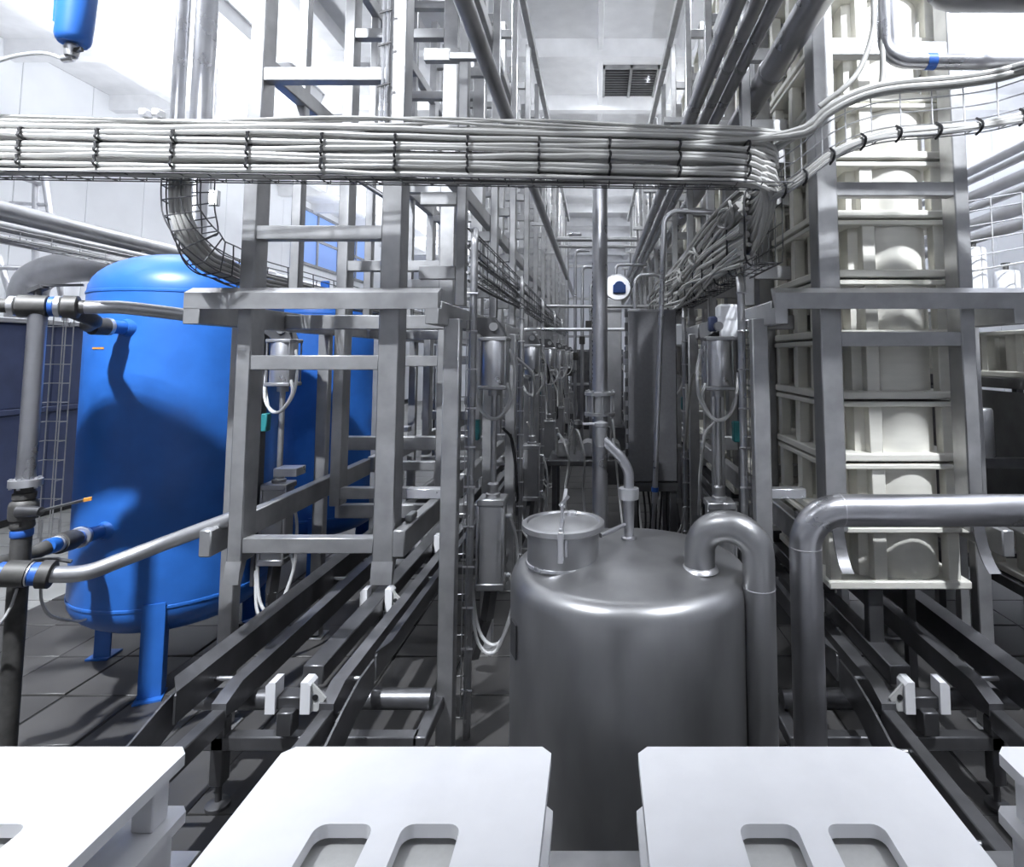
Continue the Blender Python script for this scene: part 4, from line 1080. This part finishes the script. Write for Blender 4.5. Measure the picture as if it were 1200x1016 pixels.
for k, x in enumerate((-.62, -.45, -.30, -.12)):
    B().tube(fillet([(x, 12.2, 0), (x, 12.2, 4.6-.35*k), (x+.3, 12.2, 4.6-.35*k)], .1), .035, 10).build('pipe', 'pipe', mr)
for z in (1.4, 2.4, 3.2, 3.9): B().box((-.75, 12.24, z), (.05, 12.28, z+.05)).build('cross_rail', 'frame', mr)
for k in range(5): B().box((-.62+.13*k, 12.10, 1.6+.33*k), (-.50+.13*k, 12.2, 1.76+.33*k), .01).build('valve', 'fitting', mr)
eb = thing('end_cabinet', 'dark equipment cabinet closing the far end of the aisle', 'cabinet', (0, 16.3, 0))
B().box((-.7, 16.2, .1), (.75, 17, 2.2), .01).build('body', 'dark', eb)
for k in range(3): B().box((-.68+.475*k, 16.17, .14), (-.23+.475*k, 16.21, 2.16), .008).build('door', 'dark', eb)
B().box((-.7, 16.2, 0), (.75, 17, .1)).build('plinth', 'black', eb)

# ================================================================ right-hand bay behind the mould stack
for k, (x, z, r, lab) in enumerate(((4.1, 3.28, .06, 'lowest bay pipe'), (4.15, 3.45, .065, 'second bay pipe from below'), (4.1, 3.61, .04, 'third bay pipe from below'), (4.15, 3.76, .06, 'fourth bay pipe from below'), (4.1, 3.92, .04, 'fifth bay pipe from below'), (4.15, 4.05, .05, 'top bay pipe'))):
    pipe_run('bay_pipe', lab + ' of the pale bundle beyond the mould stack', [(x, 1.5, z), (x, 22, z)], r, 'pale')
for k in range(4):
    ps = thing('pipe_support', 'upright steel support carrying the pale pipe bundle, %s from the front' % ORD[k], 'support', (4.3, 4.5+3.5*k, 0))
    B().box((4.28, 4.5+3.5*k, 0), (4.36, 4.58+3.5*k, 4.2), .004).build('post', 'frame', ps)
    for z in (3.19, 3.355, 3.54, 3.67, 3.85, 3.97): B().box((3.98, 4.51+3.5*k, z), (4.30, 4.57+3.5*k, z+.03)).build('arm', 'frame', ps)
rb = thing('bay_basket', 'wire basket guard over the white canisters beyond the mould stack', 'basket', P(1160, 270, 4.0))
p0 = P(1128, 320, 3.8); 
st = [((p0.x+.07*k, 3.8+.0*k, p0.z+.012*k), (0, 1, 0), (0, 0, 1)) for k in range(7)]
basket(st, [(-.12, 0), (0, 0), (0, .10), (0, .20), (0, .30), (0, .40), (0, .47)], 3, .005, .005).build('wire_mesh', 'wire', rb, kind='stuff')
B().box((p0.x-.02, 3.80, p0.z-.4), (p0.x, 3.84, p0.z+.5)).build('post', 'frame', rb)
tb = thing('bay_table', 'grey steel bench carrying white canisters beyond the mould stack', 'bench', (2.9, 4.1, 0))
zt_ = P(1160, 340, 3.9).z
B().box((2.30, 3.8, zt_-.06), (3.6, 4.6, zt_), .006).build('top', 'frame', tb)
for x in (2.33, 3.5):
    for y in (3.84, 4.5): B().box((x, y, 0), (x+.06, y+.06, zt_-.06), .004).build('leg', 'frame', tb)
for px, w_, h_, lab in ((1143, .075, .30, 'taller white canister with valve on the grey bench beyond the stack'), (1180, .08, .14, 'low white canister on the grey bench beyond the stack')):
    c_ = P(px, 339, 4.0); c_.z = zt_
    o = thing('canister', lab, 'canister', c_, 'white canisters')
    B().lathe([(w_*.95, 0), (w_, .012), (w_, h_-.02), (w_*.93, h_), (w_*.3, h_+.012), (0, h_+.012)], c_, 24).build('body', 'box', o)
    B().lathe([(.018, h_), (.018, h_+.04), (.03, h_+.045), (.03, h_+.06), (0, h_+.062)], c_, 14).build('valve', 'fitting', o)
cn = P(1152, 535, 3.5)
o = thing('grey_canister', 'dark grey steel canister hanging in the shade beyond the mould stack', 'canister', cn)
B().lathe([(.055, 0), (.062, .01), (.062, .27), (.055, .285)], cn, 24).build('body', 'steel', o)
B().cyl(cn+Vector((0, 0, -.15)), cn, .012, 10).build('spout', 'dark', o)
B().box((cn.x-.5, cn.y+.05, cn.z-.08), (cn.x+.7, cn.y+.10, cn.z-.02), .004).box((cn.x-.46, cn.y+.05, 0), (cn.x-.41, cn.y+.10, cn.z-.08)).box((cn.x+.6, cn.y+.05, 0), (cn.x+.65, cn.y+.10, cn.z-.08)).cyl(cn+Vector((0, .0, .05)), cn+Vector((0, .09, .05)), .02, 8).box((cn.x-.02, cn.y+.06, cn.z-.05), (cn.x+.02, cn.y+.10, cn.z+.09)).build('stand', 'dark', o)
# second rack of moulds beyond, two decks; dark panels added between stand in for shade
for s in range(3):
    for t_, z_ in enumerate((.55, 1.86)):
        dup(first, (2.75, 3.35+s*1.05, z_), 'cream mould on the %s deck of the shaded rack, %s from the front' % (('lower', 'upper')[t_], ORD[s]), 'cheese moulds of the shaded rack')
ft = thing('mould_rack', 'dark steel two-deck rack carrying a few cream moulds beyond the stack', 'rack', (3.1, 4.4, 0))
for z_ in (.48, 1.79): B().box((2.70, 3.3, z_), (3.55, 6.4, z_+.07), .005).build('deck', 'dark', ft)
for k in range(3): B().box((2.705, 3.32+k*1.03, .93), (2.72, 4.33+k*1.03, 1.77), .003).build('panel', 'dark', ft)
for x in (2.74, 3.45):
    for y in (3.35, 4.8, 6.3): B().box((x, y, 0), (x+.06, y+.06, 1.79), .004).build('post', 'dark', ft)
